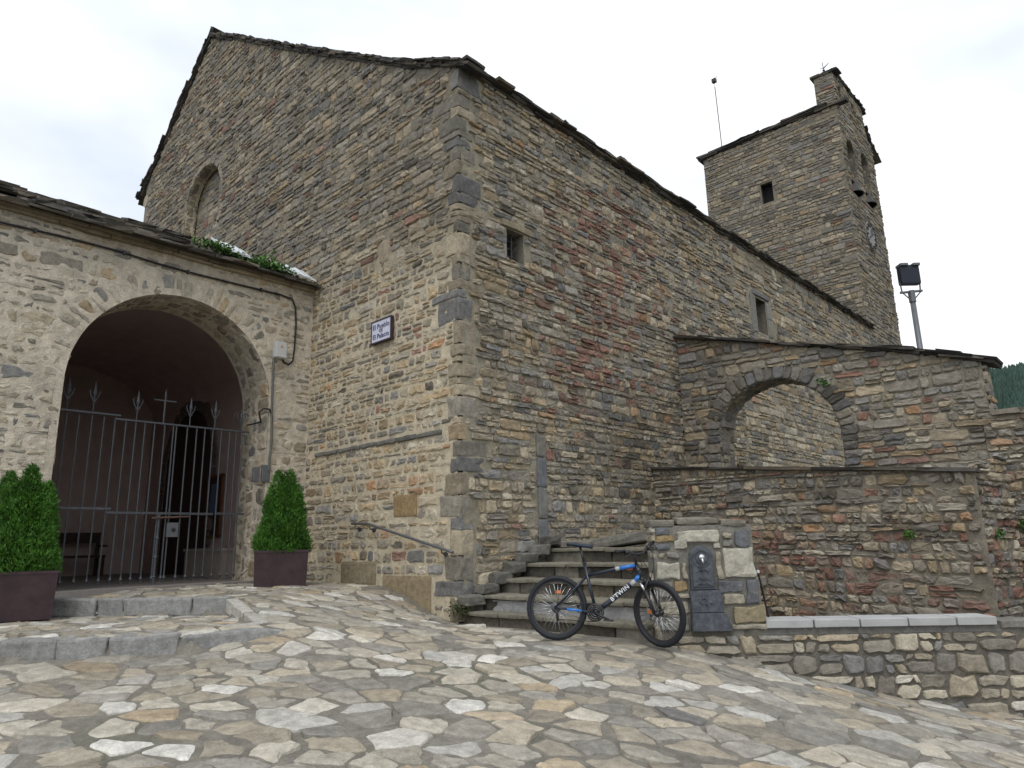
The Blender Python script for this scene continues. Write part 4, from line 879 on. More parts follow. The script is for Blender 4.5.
# cornice
acc = Acc(); rng = np.random.default_rng(94)
for (dx, z, h_, cc) in ((.05, 4.83, .055, (.26, .215, .145)), (.10, 4.885, .05, (.19, .16, .115))):
    y = -7.5
    while y < -.05:
        l = min(rng.uniform(.4, 1.0), -.03-y+.02); rock(acc, (PX+dx-.1+rng.uniform(-.012, .012), y+l/2, z+rng.uniform(-.008, .008)), (.26, l-.008, h_*rng.uniform(.8, 1.15)), 0, np.array(cc)*rng.uniform(.7, 1.15), r=.012, amp=.014, fq=7, seed=y); y += l
box(acc, (PX-.2, -7.5, 4.85), (PX+.08, -.03, 5.0), (.2, .17, .12)); acc.build('cornice', M_MORT, porch)
# roof: stepped slates
acc = Acc(); rng = np.random.default_rng(95)
sl_ = math.atan(.56); A = np.array([[0, 1, 0], [math.cos(sl_), 0, -math.sin(sl_)], [-math.sin(sl_), 0, -math.cos(sl_)]]); A = np.array([[0, 1, 0], [-math.cos(.4), 0, math.sin(.4)], [math.sin(.4), 0, math.cos(.4)]])
for r_ in range(9):
    ymax = -.05 if r_ == 0 else -.45-r_*.42
    y = -7.6
    while y < ymax:
        l = rng.uniform(.25, .65); d = -3.90-r_*.17+rng.uniform(-.05, .05); z = 4.90+r_*.098+rng.uniform(-.012, .02)
        Ar = np.array([[0, 1, 0], [-.93, 0, .36], [.36, 0, .93]])
        slate(acc, (d-.25, y+l/2, z+.10), (l, .62, .05*rng.uniform(.7, 1.4)), Ar, rng, np.array([(.10, .088, .07), (.075, .068, .06), (.12, .10, .08)][rng.integers(3)])*rng.uniform(.8, 1.25), .16)
        if rng.random() < .12: slate(acc, (d-.2, y+l/2, z+.15), (l*.8, .4, .05), Ar, rng, slate_col(rng), .2)
        y += l*.97
sheet(acc, [[(-4.3, -7.5, 5.0), (-4.3, -.03, 5.0), (-12.2, -.03, 5.0), (-12.2, -7.5, 5.2)]]); sheet(acc, [[(-4.0, -7.5, 4.97), (-4.0, -4.0, 4.97), (-5.4, -4.0, 5.6), (-5.4, -7.5, 5.6)], [(-4.0, -4.0, 4.97), (-4.0, -.6, 4.97), (-4.3, -.6, 5.08), (-5.4, -4.0, 5.6)]])
acc.build('roof', M_SLATE, porch)
for (y0, y1, z0, z1) in ((-.82, -.10, 5.02, 4.995), (-1.95, -1.35, 5.12, 5.06)):
    acc = Acc(); v = []
    k = 8
    for i in range(k+1):
        y = y0+(y1-y0)*i/k; z = z0+(z1-z0)*i/k+.012*math.sin(i*2.2); v += [(-3.93-.02*math.sin(i), y, z-.0), (-4.45, y, z+.34+.012*math.cos(i*3)), (-4.45, y, z+.31), (-3.93, y, z-.03)]
    f = []
    for i in range(k):
        for a in range(4): f.append([i*4+a, i*4+(a+1) % 4, (i+1)*4+(a+1) % 4, (i+1)*4+a])
    f += [[0, 3, 2, 1], [k*4, k*4+1, k*4+2, k*4+3]]; acc.add(v, f, (.5, .5, .5)); acc.build('flashing_sheet', M_SHEET, porch)

# creeper on the porch roof
def leafcloud(acc, pts, size, rng, cols, updir=.3, elong=1.6):
    n = len(pts); d = rng.normal(0, 1, (n, 3)); d[:, 2] += updir; d /= np.linalg.norm(d, axis=1, keepdims=True)
    t = np.cross(d, rng.normal(0, 1, (n, 3))); t /= np.linalg.norm(t, axis=1, keepdims=True)
    s = (size*rng.uniform(.6, 1.4, n))[:, None]; b = t*s*.5; a = d*s*elong*.5; nr = np.cross(a, b); nr = nr/np.linalg.norm(nr, axis=1, keepdims=True)*s*.15
    V = np.stack([pts-a, pts+b+nr, pts+a, pts-b+nr], 1).reshape(-1, 3); F = (np.arange(n)[:, None]*4+np.arange(4)[None])
    c = np.array(cols)[rng.integers(0, len(cols), n)]*rng.uniform(.7, 1.3, (n, 1)); acc.add(V, F, np.repeat(c, 4, 0))
GR = [(.05, .13, .025), (.08, .19, .035), (.035, .09, .02), (.11, .22, .05)]
rng = np.random.default_rng(97); acc = Acc(); P = []
for k in range(26):
    y = rng.uniform(-2.25, -.72); s = .07+.09*math.exp(-((y+1.35)/.5)**2); P.append(np.array([-3.95+rng.uniform(-.1, .05), y, 4.98+.07*(-y-.7)+rng.uniform(0, .04)])+rng.normal(0, 1, (60, 3))*np.array([.07, .12, s*.3]))
P.append(np.array([-4.05, -.98, 5.22])+rng.normal(0, 1, (50, 3))*np.array([.05, .09, .08])); P = np.concatenate(P); leafcloud(acc, P, .04, rng, GR)
e = empty('creeper_plant', (-4.0, -1.4, 5.0), 'green creeper spilling over the edge of the porch roof', 'plant'); acc.build('leaves', M_IVY, e)
ac = Acc()
for k in range(9): y = -2.2+k*.17; tube(ac, [(-4.1, y, 5.0), (-4.0, y+.06, 5.12), (-3.9, y+.1, 5.02)], .006, 5)
ac.build('stems', M_BARK, e)
# weeds in walls
for i, (x, y, z, n, s, lab) in enumerate([(5.68, 6.24, .10, 170, .085, 'bright green weed tuft rooted in the right wall'), (5.36, 5.5, -.02, 50, .05, 'small weed sprig just below the bright tuft on the right wall'),
        (4.35, 4.97, .0, 45, .05, 'small green weed on the reddish wall left of the tufts'), (2.98, 6.24, 2.76, 40, .06, 'little green moss tuft beside the right side of the buttress arch')]):
    ac = Acc(); leafcloud(ac, np.array([x, y, z])+rng.normal(0, 1, (n, 3))*np.array([s, s*.4, s*.7]), .035, rng, GR); e = empty('wall_weed', (x, y, z), lab, 'plant', 'weeds growing in the walls'); ac.build('leaves', M_IVY, e)
acc = Acc(); P = np.array([0.02, -.05, -.86])+rng.normal(0, 1, (260, 3))*np.array([.09, .05, .05]); leafcloud(acc, P, .022, rng, [(.07, .085, .03), (.05, .06, .025)]); tag(acc.build('moss', M_IVY), 'mossy green growth at the foot of the church corner', 'moss', kind='stuff')

# ------------------------------------------------------------------ GATE
GX = -4.75
gate = empty('wrought_iron_gate', (GX, -2.4, -.53), 'grey wrought iron gate with spikes and a cross closing the porch arch', 'gate')
def spike(y, z, h=.5):
    ac = Acc(); tube(ac, [(GX, y, z), (GX, y, z+h*.45)], .010, 6); tube(ac, [(GX, y, z+h*.45), (GX, y, z+h*.6), (GX, y, z+h)], [.012, .03, .003], 6)
    for s in (-1, 1): tube(ac, [(GX, y, z+h*.35), (GX, y+s*.05, z+h*.5), (GX, y+s*.075, z+h*.66), (GX, y+s*.06, z+h*.72)], [.012, .010, .008, .004], 5)
    tube(ac, [(GX, y-.03, z+h*.36), (GX, y+.03, z+h*.36)], .014, 5); ac.build('spike', M_IRON, gate)
tops = [-3.77, -3.60, -3.42, -3.25, -3.09]; zb = -.50
for y in tops:
    ac = Acc(); tube(ac, [(GX, y, zb+.02), (GX, y, 2.09)], .013, 7); lathe(ac, [(.013, -.03), (.03, 0), (.013, .04)], (GX, y, zb+.08), 8); ac.build('bar', M_IRON, gate)
ys2 = [-2.93, -2.78, -2.64, -2.49, -2.33, -2.19, -2.14, -1.96, -1.80, -1.66, -1.52, -1.37, -1.22, -1.10, -.98]
for y in ys2:
    ac = Acc(); tube(ac, [(GX, y, zb+.02), (GX, y, 2.05)], .013, 7); lathe(ac, [(.013, -.03), (.03, 0), (.013, .04)], (GX, y, zb+.08), 8); ac.build('bar', M_IRON, gate)
for (a, b, z0, z1) in ((-3.98, -3.02, 2.13, 2.13), (-3.98, -3.02, .66, .655), (-3.1, -.86, 2.07, 2.07), (-3.1, -1.42, .60, .60), (-1.36, -.86, .61, .61)):
    ac = Acc()
    ac.add(T_C[0]*np.array([.018, (b-a)/2, .014 if z0 > 1 else .018])+np.array([GX, (a+b)/2, (z0+z1)/2]), T_C[1], (.1, .1, .1)); ac.build('rail', M_IRON, gate)
for y, z in ((-3.78, 2.14), (-3.42, 2.14), (-2.78, 2.08), (-1.93, 2.08), (-1.5, 2.08)): spike(y, z)
spike(-1.02, 2.08, .42)
ac = Acc(); tube(ac, [(GX, -2.36, 2.07), (GX, -2.36, 2.62)], .016, 6); tube(ac, [(GX, -2.52, 2.46), (GX, -2.20, 2.46)], .014, 6)
for p in ((-2.36, 2.64), (-2.53, 2.46), (-2.19, 2.46)): lathe(ac, [(.001, -.022), (.022, 0), (.001, .022)], (GX, p[0], p[1]), 8)
ac.build('cross', M_IRON, gate)
ac = Acc(); tube(ac, [(GX, -1.02, 2.35), (GX, -1.1, 2.42), (GX, -1.16, 2.36), (GX, -1.13, 2.3)], .009, 5); tube(ac, [(GX, -1.02, 2.35), (GX, -.94, 2.42), (GX, -.88, 2.36)], .009, 5); ac.build('scroll', M_IRON, gate)
ac = Acc(); tube(ac, [(GX+.01, -2.30, zb), (GX+.01, -2.30, .58)], .026, 8)
for z in (-.4, -.1, .2): lathe(ac, [(.026, -.02), (.036, 0), (.026, .02)], (GX+.01, -2.30, z), 8)
ac.build('bolt_post', M_IRON, gate)
ac = Acc(); tube(ac, [(GX+.04, -2.42, .52), (GX+.04, -1.84, .55)], .016, 6); ac.build('slide_bolt', mat('rusty_bolt', (.10, .06, .045), rough=.7), gate)
ac = Acc(); box(ac, (GX-.01, -2.17, .22), (GX+.04, -1.99, .45)); o = ac.build('lock_plate', M_GALV, gate)
ac = Acc(); lathe(ac, [(.03, 0), (.03, .02), (.001, .025)], (GX+.04, -2.07, .34), 10, axis='x'); ac.build('keyhole', M_BLKM, o)

# ------------------------------------------------------------------ inside the porch
e = empty('wooden_bench', (-11.4, -1.9, -.53), 'dark wooden bench with a high back against the porch rear wall', 'bench')
ac = Acc(); box(ac, (-11.55, -3.2, -.12), (-11.05, -1.1, -.06)); ac.build('seat', M_WOOD, e)
ac = Acc(); box(ac, (-11.6, -3.2, .22), (-11.54, -1.1, .46)); box(ac, (-11.6, -3.2, -.06), (-11.55, -3.12, .46)); box(ac, (-11.6, -1.18, -.06), (-11.55, -1.1, .46)); ac.build('backrest', M_WOOD, e)
for y in (-3.15, -1.18):
    for x in (-11.55, -11.13): ac = Acc(); box(ac, (x, y, -.53), (x+.07, y+.07, -.12)); ac.build('leg', M_WOOD, e)
for y in (-3.18, -1.12): ac = Acc(); box(ac, (-11.55, y-.02, .12), (-11.05, y+.04, .17)); ac.build('armrest', M_WOOD, e)
e = empty('low_plinth', (-7.2, -.3, -.53), 'low pale plastered block against the inner wall of the porch', 'plinth')
ac = Acc(); box(ac, (-8.05, -.5, -.53), (-6.3, -.03, -.02), (.4, .36, .32)); ac.build('block', mat('pale_plaster', (.42, .35, .30), vary=.15), e)
ac = Acc(); box(ac, (-8.08, -.53, -.02), (-6.27, -.03, .03), (.4, .36, .32)); ac.build('top_slab', mat('pale_stone_slab', (.45, .40, .35), vary=.15), e)
e = empty('notice_board', (-7.8, -.05, .3), 'framed notice board with blue papers on the porch inner wall', 'notice board')
ac = Acc(); box(ac, (-8.15, -.06, .30), (-7.5, -.03, 1.55)); ac.build('board', M_WOOD, e)
ac = Acc(); box(ac, (-8.0, -.068, .75), (-7.65, -.062, 1.4)); ac.build('papers', M_PAPER, e)
ac = Acc(); box(ac, (-8.2, -.08, .27), (-8.15, -.03, 1.58)); box(ac, (-7.5, -.08, .27), (-7.45, -.03, 1.58)); box(ac, (-8.2, -.08, 1.55), (-7.45, -.03, 1.6)); box(ac, (-8.2, -.08, .25), (-7.45, -.03, .3)); ac.build('frame', mat('reddish_wood', (.16, .07, .035)), e)

# ------------------------------------------------------------------ cables, box, sign, handrail, rod
def cable(name, pts, r, m, label, clips=None):
    e = empty(name, pts[0], label, 'cable'); P = [Vector(p) for p in pts]; out = []
    for i in range(len(P)-1):
        for k in range(4): t = k/4; out.append(P[i].lerp(P[i+1], t))
    out.append(P[-1]); ac = Acc(); tube(ac, out, r, 6); ac.build('cable_run', m, e, True)
    if clips:
        for c in clips: ac = Acc(); box(ac, (c[0]-.03, c[1]-.015, c[2]-.03), (c[0]+.02, c[1]+.015, c[2]+.03)); ac.build('clip', M_BLKM, e)
cx = PX+.035
cable('power_cable', [(cx, -6.5, 4.56), (cx, -5.03, 4.60), (cx, -4.29, 4.63), (cx, -3.47, 4.63), (cx, -2.9, 4.59), (cx, -2.21, 4.58), (cx, -1.4, 4.59), (cx, -.70, 4.60), (cx, -.47, 4.57), (cx, -.40, 4.42), (cx, -.37, 4.1), (cx, -.38, 3.59), (cx, -.40, 3.38), (cx, -.48, 3.30), (cx, -.58, 3.33), (cx, -.62, 3.40)], .017, M_CABLE,
      'black cable running under the porch eave and looping down to the white box', [(cx, -4.6, 4.615), (cx, -3.4, 4.625), (cx, -2.4, 4.585), (cx, -1.1, 4.6)])
cable('grey_conduit', [(cx, -.78, 3.36), (cx, -.77, 2.9), (cx, -.76, 2.41), (cx, -.73, 1.87), (cx, -.75, 1.5), (cx, -.76, 1.30)], .02, M_CONDUIT, 'grey conduit dropping from the white box down the porch wall')
cable('branch_cable', [(cx, -.73, 1.9), (cx, -.74, 2.30), (cx, -.80, 2.42), (cx, -.92, 2.42), (cx, -1.0, 2.34), (PX-.2, -.83, 2.22), (GX, -.9, 2.2)], .014, M_CABLE, 'short dark cable curving from the conduit to the gate top')
e = empty('junction_box', (PX+.02, -.68, 3.36), 'small white electrical box high on the porch wall right of the arch', 'electrical box')
ac = Acc(); rock(ac, (PX+.075, -.69, 3.52), (.13, .22, .30), 0, (.5, .5, .5), r=.015, amp=.001); ac.build('housing', M_BOX, e)
ac = Acc(); box(ac, (PX+.138, -.785, 3.385), (PX+.150, -.595, 3.655)); o = ac.build('door', M_BOX, e)
ac = Acc(); ac.add([(PX+.153, -.72, 3.56), (PX+.153, -.66, 3.56), (PX+.153, -.69, 3.62)], [[0, 1, 2]], (.1, .1, .1)); ac.build('warning_mark', mat('amber_mark', (.45, .30, .12), bump=0), o)
for i, (y, z, w_, h_) in enumerate(((-.98, 1.25, .12, .26), (-.80, 1.28, .15, .30))):
    e = empty('wall_plate', (PX+.02, y, z), ['narrow grey metal plate on the porch wall, left one behind the right conifer', 'wider grey metal plate on the porch wall, just above the right conifer'][i], 'metal plate', 'grey plates on the porch wall')
    ac = Acc(); rock(ac, (PX+.02, y, z), (.05, w_, h_), 0, (.2, .2, .2), r=.01, amp=.004, seed=i); ac.build('plate', M_GALV, e)

def text_mesh(s, size, m, parent, mw, name='lettering', ext=.002, align='CENTER'):
    cu = bpy.data.curves.new('t', 'FONT'); cu.body = s; cu.size = size; cu.extrude = ext; cu.align_x = align; cu.align_y = 'CENTER'; cu.resolution_u = 3
    o = bpy.data.objects.new('t', cu); COL.objects.link(o); bpy.context.view_layer.update()
    me = bpy.data.meshes.new_from_object(o.evaluated_get(bpy.context.evaluated_depsgraph_get())); bpy.data.objects.remove(o)
    me.materials.clear(); me.materials.append(m); t = bpy.data.objects.new(name, me); COL.objects.link(t); t.parent = parent; t.matrix_parent_inverse = Matrix()
    me.transform(parent_world(parent).inverted()@mw); return t
def parent_world(p):
    m = Matrix()
    ch = []
    while p is not None: ch.append(p); p = p.parent
    for q in reversed(ch): m = m@Matrix.LocRotScale(q.location, q.rotation_euler, q.scale)
    return m
sg = empty('street_sign', (-1.87, -.04, 3.53), 'square white and blue tiled street sign in a dark frame on the church wall', 'sign')
ac = Acc(); box(ac, (-2.125, -.075, 3.345), (-1.615, -.03, 3.695)); ac.build('tile', M_TILE, sg)
ac = Acc()
for lo, hi in (((-2.15, -.08, 3.32), (-2.125, -.02, 3.72)), ((-1.615, -.08, 3.32), (-1.59, -.02, 3.72)), ((-2.125, -.08, 3.695), (-1.615, -.02, 3.72)), ((-2.125, -.08, 3.32), (-1.615, -.02, 3.345))): box(ac, lo, hi)
ac.build('frame', M_SIGNF, sg)
for s, z, h in (('El Pueblo', 3.60, .125), ('DE', 3.52, .08), ('El Palacio', 3.43, .12)):
    text_mesh(s, h, M_INK, sg, Matrix.Translation((-1.87, -.079, z))@Matrix.Rotation(R(90), 4, 'X'))

hr = empty('handrail', (-1.2, -.1, .2), 'short grey metal handrail fixed low on the church wall near the corner', 'handrail')
ac = Acc(); tube(ac, [(-2.52, -.10, .37), (-2.10, -.10, .355), (-2.02, -.10, .34), (-1.0, -.10, .11), (-.12, -.10, -.09), (-.06, -.10, -.10)], .021, 8); ac.build('rail', M_GALV, hr, True)
for x, z in ((-2.42, .355), (-2.02, .33), (-.30, -.05)):
    ac = Acc(); tube(ac, [(x, -.10, z), (x, -.10, z-.06), (x, .0, z-.08)], .010, 6); lathe(ac, [(.001, .03), (.035, .03), (.035, 0)], (x, -.0, z-.08), 10, axis='y'); ac.build('bracket', M_IRON, hr)
rd = empty('leaning_rod', (3.90, 1.12, -1.42), 'thin dark metal rod with a pale tip leaning beside the fountain pillar', 'rod')
ac = Acc(); tube(ac, [(3.90, 1.12, -1.42), (3.865, .86, -.38)], .011, 7); ac.build('shaft', mat('dark_rusty_rod', (.03, .022, .022), rough=.6), rd)
ac = Acc(); lathe(ac, [(.001, -.02), (.018, -.01), (.018, .012), (.001, .02)], (3.864, .856, -.36), 8); ac.build('tip', M_WHITE, rd)

# ------------------------------------------------------------------ floodlight
fx, fy = 3.88, 9.7
fl = empty('floodlight_pole', (fx, fy, -1), 'tall steel pole carrying a square dark floodlight behind the buttress', 'street lamp')
ac = Acc(); tube(ac, [(fx, fy, -1), (fx, fy, 5.05)], [.07, .055], 10); ac.build('pole', M_GALV, fl, True)
axr = np.array([rt.x, rt.y, 0]); axf = np.array([-rt.y, rt.x, 0])
c0 = np.array([fx, fy, 0])
ac = Acc(); tube(ac, [tuple(c0+axr*-.24+[0, 0, 5.12]), tuple(c0+axr*.24+[0, 0, 5.16])], .028, 6)
for s in (-1, 1): tube(ac, [tuple(c0+axr*.2*s+[0, 0, 5.13]), tuple(c0+[0, 0, 4.92])], .014, 5); tube(ac, [tuple(c0+axr*.2*s+[0, 0, 5.13]), tuple(c0+axr*.215*s+[0, 0, 5.36])], .016, 5)
tube(ac, [(fx, fy, 4.9), (fx, fy, 5.16)], .07, 8); ac.build('bracket', M_GALV, fl)
ac = Acc(); rock(ac, tuple(c0+[0, 0, 5.52]), (.42, .16, .44), 0, (.02, .02, .03), r=.02, amp=.0, axes=np.array([axr, axf, [0, 0, 1]])); o = ac.build('lamp_housing', M_NAVY, fl)
ac = Acc(); rock(ac, tuple(c0-axf*.02+axr*-.13+[0, 0, 5.735]), (.17, .22, .06), 0, (.3, .3, .3), r=.01, amp=0, axes=np.array([axr, axf, [0, 0, 1]])); rock(ac, tuple(c0-axf*.02+axr*.14+[0, 0, 5.735]), (.15, .22, .06), 0, (.3, .3, .3), r=.01, amp=0, axes=np.array([axr, axf, [0, 0, 1]])); ac.build('visor', M_GALV, o)

# ------------------------------------------------------------------ planters and conifers
def planter(loc, label, clabel, shape, seed, turn):
    e = empty('square_planter', loc, label, 'planter', 'brown planters flanking the gate', rot=(0, 0, turn)); rngp = np.random.default_rng(seed)
    hw, hb, h, t = .385, .365, .545, .02
    me = bmesh.new()
    def ringv(a, z): return [me.verts.new((x*a, y*a, z)) for x, y in ((-1, -1), (1, -1), (1, 1), (-1, 1))]
    r0, r1, r2_, r3 = ringv(hb, 0), ringv(hw, h), ringv(hw-t, h), ringv(hw-t, h-.1)
    for a, b in ((r0, r1), (r1, r2_), (r2_, r3)):
        for i in range(4): me.faces.new((a[i], a[(i+1) % 4], b[(i+1) % 4], b[i]))
    me.faces.new(r0[::-1]); m = bpy.data.meshes.new('tub'); me.to_mesh(m); me.free(); m.materials.append(M_CORTEN)
    o = bpy.data.objects.new('tub', m); COL.objects.link(o); o.parent = e
    ms = bpy.data.meshes.new('soil'); ms.from_pydata([(-.37, -.37, h-.05), (.37, -.37, h-.05), (.37, .37, h-.05), (-.37, .37, h-.05)], [], [[0, 1, 2, 3]]); ms.materials.append(M_SOIL)
    o = bpy.data.objects.new('soil', ms); COL.objects.link(o); o.parent = e
    rimv = [(x*a, y*a, z) for (a, z) in ((hw+.008, h-.03), (hw+.008, h+.004), (hw-t-.004, h+.004)) for x, y in ((-1, -1), (1, -1), (1, 1), (-1, 1))]
    mr_ = bpy.data.meshes.new('rim'); mr_.from_pydata(rimv, [], [[j*4+i, j*4+(i+1) % 4, j*4+4+(i+1) % 4, j*4+4+i] for j in range(2) for i in range(4)]); mr_.materials.append(M_CORTEN)
    o = bpy.data.objects.new('rim', mr_); COL.objects.link(o); o.parent = e
    L0 = Vector(loc)+Vector((0, 0, h-.05)); c = empty('conifer_shrub', L0, clabel, 'shrub', 'clipped conifers in the planters')
    ac = Acc(); tube(ac, [tuple(L0), tuple(L0+Vector((0, 0, .6)))], [.03, .015], 7); ac.build('trunk', M_BARK, c)
    # crown: many upright sprays inside one or several spires
    ac = Acc(); P = []; D = []
    cz, sz = math.cos(turn), math.sin(turn)
    for (ox, oy, rad, ht, n) in shape:
        k = rngp.random(n); z = 1-(1-k)**.75; prof = np.clip((1-z)**.52*1.05, 0, 1)*(.86+.14*np.clip(z*8, 0, 1)); an = rngp.uniform(0, 2*math.pi, n)
        lump = 1+.26*vnoise(np.stack([an*1.6, z*5, np.full(n, seed)], 1), 3); rr = rad*prof*lump*np.sqrt(rngp.uniform(.35, 1, n))*np.where(rngp.random(n) < .04, rngp.uniform(1, 1.12, n), 1)
        x = ox+rr*np.cos(an); y = oy+rr*np.sin(an); P.append(np.stack([L0.x+x*cz-y*sz, L0.y+x*sz+y*cz, L0.z+.0+z*ht], 1))
    P = np.concatenate(P); n = len(P)
    ctr = np.array([L0.x, L0.y, 0]); out = P*np.array([1, 1, 0])-ctr; out /= np.linalg.norm(out, axis=1, keepdims=True)+1e-6
    for rep in range(3):
        d = out*rngp.uniform(.1, .9, (n, 1))+np.array([0, 0, 1])*rngp.uniform(.4, 1.2, (n, 1))+rngp.normal(0, .35, (n, 3)); d /= np.linalg.norm(d, axis=1, keepdims=True)
        t_ = np.cross(d, rngp.normal(0, 1, (n, 3))); t_ /= np.linalg.norm(t_, axis=1, keepdims=True); s = rngp.uniform(.022, .055, (n, 1))
        b = P+rngp.normal(0, .008, (n, 3)); V = np.stack([b, b+d*s*.5+t_*s*.17, b+d*s*1.25, b+d*s*.5-t_*s*.17], 1).reshape(-1, 3)
        tone = np.clip(.5+.5*vnoise(P*9, 5), 0, 1)[:, None]*.6+rngp.uniform(0, .4, (n, 1)); cc = np.array([.022, .07, .012])*(1-tone)+np.array([.095, .235, .03])*tone
        ac.add(V, np.arange(n)[:, None]*4+np.arange(4)[None], np.repeat(cc, 4, 0))
    ac.build('crown', M_LEAF, c)
planter((-2.80, -1.16, -.575), 'brown square metal planter between the gate and the church wall', 'cone shaped green conifer in the planter right of the gate',
        [(0, 0, .43, 1.08, 6400), (-.10, .0, .24, 1.26, 1900), (.07, .05, .22, 1.28, 1900), (.0, -.06, .22, 1.22, 1500), (.17, -.02, .2, 1.05, 1200), (-.2, 0, .2, .98, 1200)], 5, R(61))
planter((-2.86, -4.52, -.745), 'brown square metal planter left of the gate on the paved step', 'dense bushy green conifer in the planter left of the gate',
        [(-.04, 0, .42, 1.1, 5200), (.17, -.05, .22, 1.10, 3400), (.0, 0, .24, 1.30, 3400), (-.2, .0, .24, 1.22, 3000), (.2, .1, .18, .95, 1800)], 6, R(78))

# ------------------------------------------------------------------ BICYCLE (local: x forward, z up, origin at rear tyre contact)
bike = empty('mountain_bicycle', (2.325, -.785, -1.005), 'black and blue mountain bicycle leaning beside the stone steps', 'bicycle')
hd = math.atan2(.50, .97)
bike.rotation_mode = 'XYZ'
RM = Matrix.Rotation(hd, 4, 'Z')@Matrix.Rotation(R(2.8), 4, 'Y')@Matrix.Rotation(R(-7), 4, 'X')
bike.rotation_euler = RM.to_euler()
WR = .330
def lobj(acc, name, m, parent, smooth=True, loc=None, rot=None):
    """mesh given in the parent's own space"""
    v = acc; s = v.build(name, m, None, smooth); s.parent = parent
    if loc is not None: s.location = loc
    if rot is not None: s.rotation_euler = rot
    return s
def wheel(cx_, cz_, steer, parent, drive):
    # hub is the part; tyre, rim, spokes and reflector hang on it; built about the axle
    ac = Acc(); lathe(ac, [(.001, -.06), (.02, -.06), (.02, -.035), (.032, -.035), (.032, -.028), (.016, -.02), (.016, .02), (.032, .028), (.032, .035), (.02, .035), (.02, .06), (.001, .06)], (0, 0, 0), 14, axis='y')
    h = lobj(ac, 'wheel', M_BLKM, parent, True, (cx_, 0, cz_), (0, 0, steer))
    ac = Acc(); n, m = 64, 12; tr_ = .027; v = []; f = []
    for i in range(n):
        a = 2*math.pi*i/n
        for j in range(m):
            b = 2*math.pi*j/m; r_ = WR-tr_+tr_*math.cos(b)+(.003 if (i % 2 and abs(b) < .01) else 0); v.append((r_*math.cos(a), tr_*.95*math.sin(b), r_*math.sin(a)))
    for i in range(n):
        for j in range(m): f.append([i*m+j, i*m+(j+1) % m, ((i+1) % n)*m+(j+1) % m, ((i+1) % n)*m+j])
    ac.add(v, f, (.1, .1, .1)); lobj(ac, 'tyre', M_RUBBER, h)
    ac = Acc(); v = []; f = []; pr = [(WR-.050, -.011), (WR-.070, -.008), (WR-.070, .008), (WR-.050, .011)]
    for i in range(n):
        a = 2*math.pi*i/n
        for (r_, y) in pr: v.append((r_*math.cos(a), y, r_*math.sin(a)))
    for i in range(n):
        for j in range(4): f.append([i*4+j, i*4+(j+1) % 4, ((i+1) % n)*4+(j+1) % 4, ((i+1) % n)*4+j])
    ac.add(v, f, (.1, .1, .1)); lobj(ac, 'rim', M_BLKM, h, False)
    ac = Acc()
    for k in range(32):
        a = 2*math.pi*k/32; sd_ = 1 if k % 2 else -1; b = a+(.55 if (k//2) % 2 else -.55)
        tube(ac, [(.030*math.cos(b), sd_*.031, .030*math.sin(b)), ((WR-.068)*math.cos(a), 0, (WR-.068)*math.sin(a))], .0026, 4)
    lobj(ac, 'spokes', M_CHROME, h)
    a = R(83 if drive else 172); ac = Acc(); d = .16 if drive else .10
    c = (d*math.cos(a), -.02, d*math.sin(a)); ac.add(T_C[0]*np.array([.024, .008, .016]) @ np.array([[1, 0, 0], [0, 1, 0], [0, 0, 1]])+np.array(c), T_C[1], (.1, .1, .1)); lobj(ac, 'reflector', M_ORANGE, h, False)
    return h
WB = 1.09
wr_ = wheel(0, WR, 0, bike, True)
ac = Acc()
for k, r_ in enumerate((.055, .048, .041, .034, .028)): lathe(ac, [(.02, .036+k*.005), (r_, .036+k*.005), (r_, .039+k*.005), (.02, .039+k*.005)], (0, 0, 0), 18, axis='y')
lobj(ac, 'cassette', M_GALV, wr_)
st_ = R(-36)
steer = bpy.data.objects.new('fork', None)   # placeholder name replaced by the fork mesh below
bpy.data.objects.remove(steer)
HT, HB = Vector((.845, 0, .80)), Vector((.885, 0, .685))
# main frame
ac = Acc()
tube(ac, [HB+Vector((.01, 0, -.03)), HT], .024, 12)
lobj(ac, 'head_tube', M_FRAME, bike)
ac = Acc(); BBp = Vector((.425, 0, .30)); STT = Vector((.285, 0, .80)); STJ = Vector((.315, 0, .67))
tube(ac, [BBp, STT], .017, 12)
tube(ac, [BBp+Vector((.01, 0, .02)), BBp.lerp(HB, .25), BBp.lerp(HB, .78)], [.027, .028, .026], 12)
tube(ac, [STJ, STJ.lerp(HT, .55)+Vector((0, 0, .006)), STJ.lerp(HT, .62)+Vector((0, 0, .006))], [.016, .019, .02], 12)
for s in (-1, 1):
    tube(ac, [(0, s*.062, WR+.005), (.20, s*.05, WR+.20), (.30, s*.018, .655)], [.010, .010, .011], 8)
    tube(ac, [(0, s*.062, WR-.005), (.12, s*.058, WR-.012)], [.011, .012], 8); tube(ac, [(.28, s*.045, WR-.022), (.41, s*.022, .30)], [.012, .014], 8)
lathe(ac, [(.001, -.045), (.028, -.045), (.028, .045), (.001, .045)], tuple(BBp), 14, axis='y'); fr = lobj(ac, 'frame', M_FRAME, bike)
ac = Acc(); tube(ac, [STJ.lerp(HT, .66)+Vector((0, 0, .006)), STJ.lerp(HT, .96)], [.0205, .021], 12); lobj(ac, 'blue_panel', M_BLUE, fr)
ac = Acc(); tube(ac, [BBp.lerp(HB, .88), HB+Vector((-.012, 0, .008))], [.0262, .024], 12)
lobj(ac, 'blue_panel', M_BLUE, fr)
for s in (-1, 1): ac = Acc(); tube(ac, [(.12, s*.058, WR-.012), (.28, s*.045, WR-.022)], [.0125, .0125], 8); lobj(ac, 'blue_panel', M_BLUE, fr)
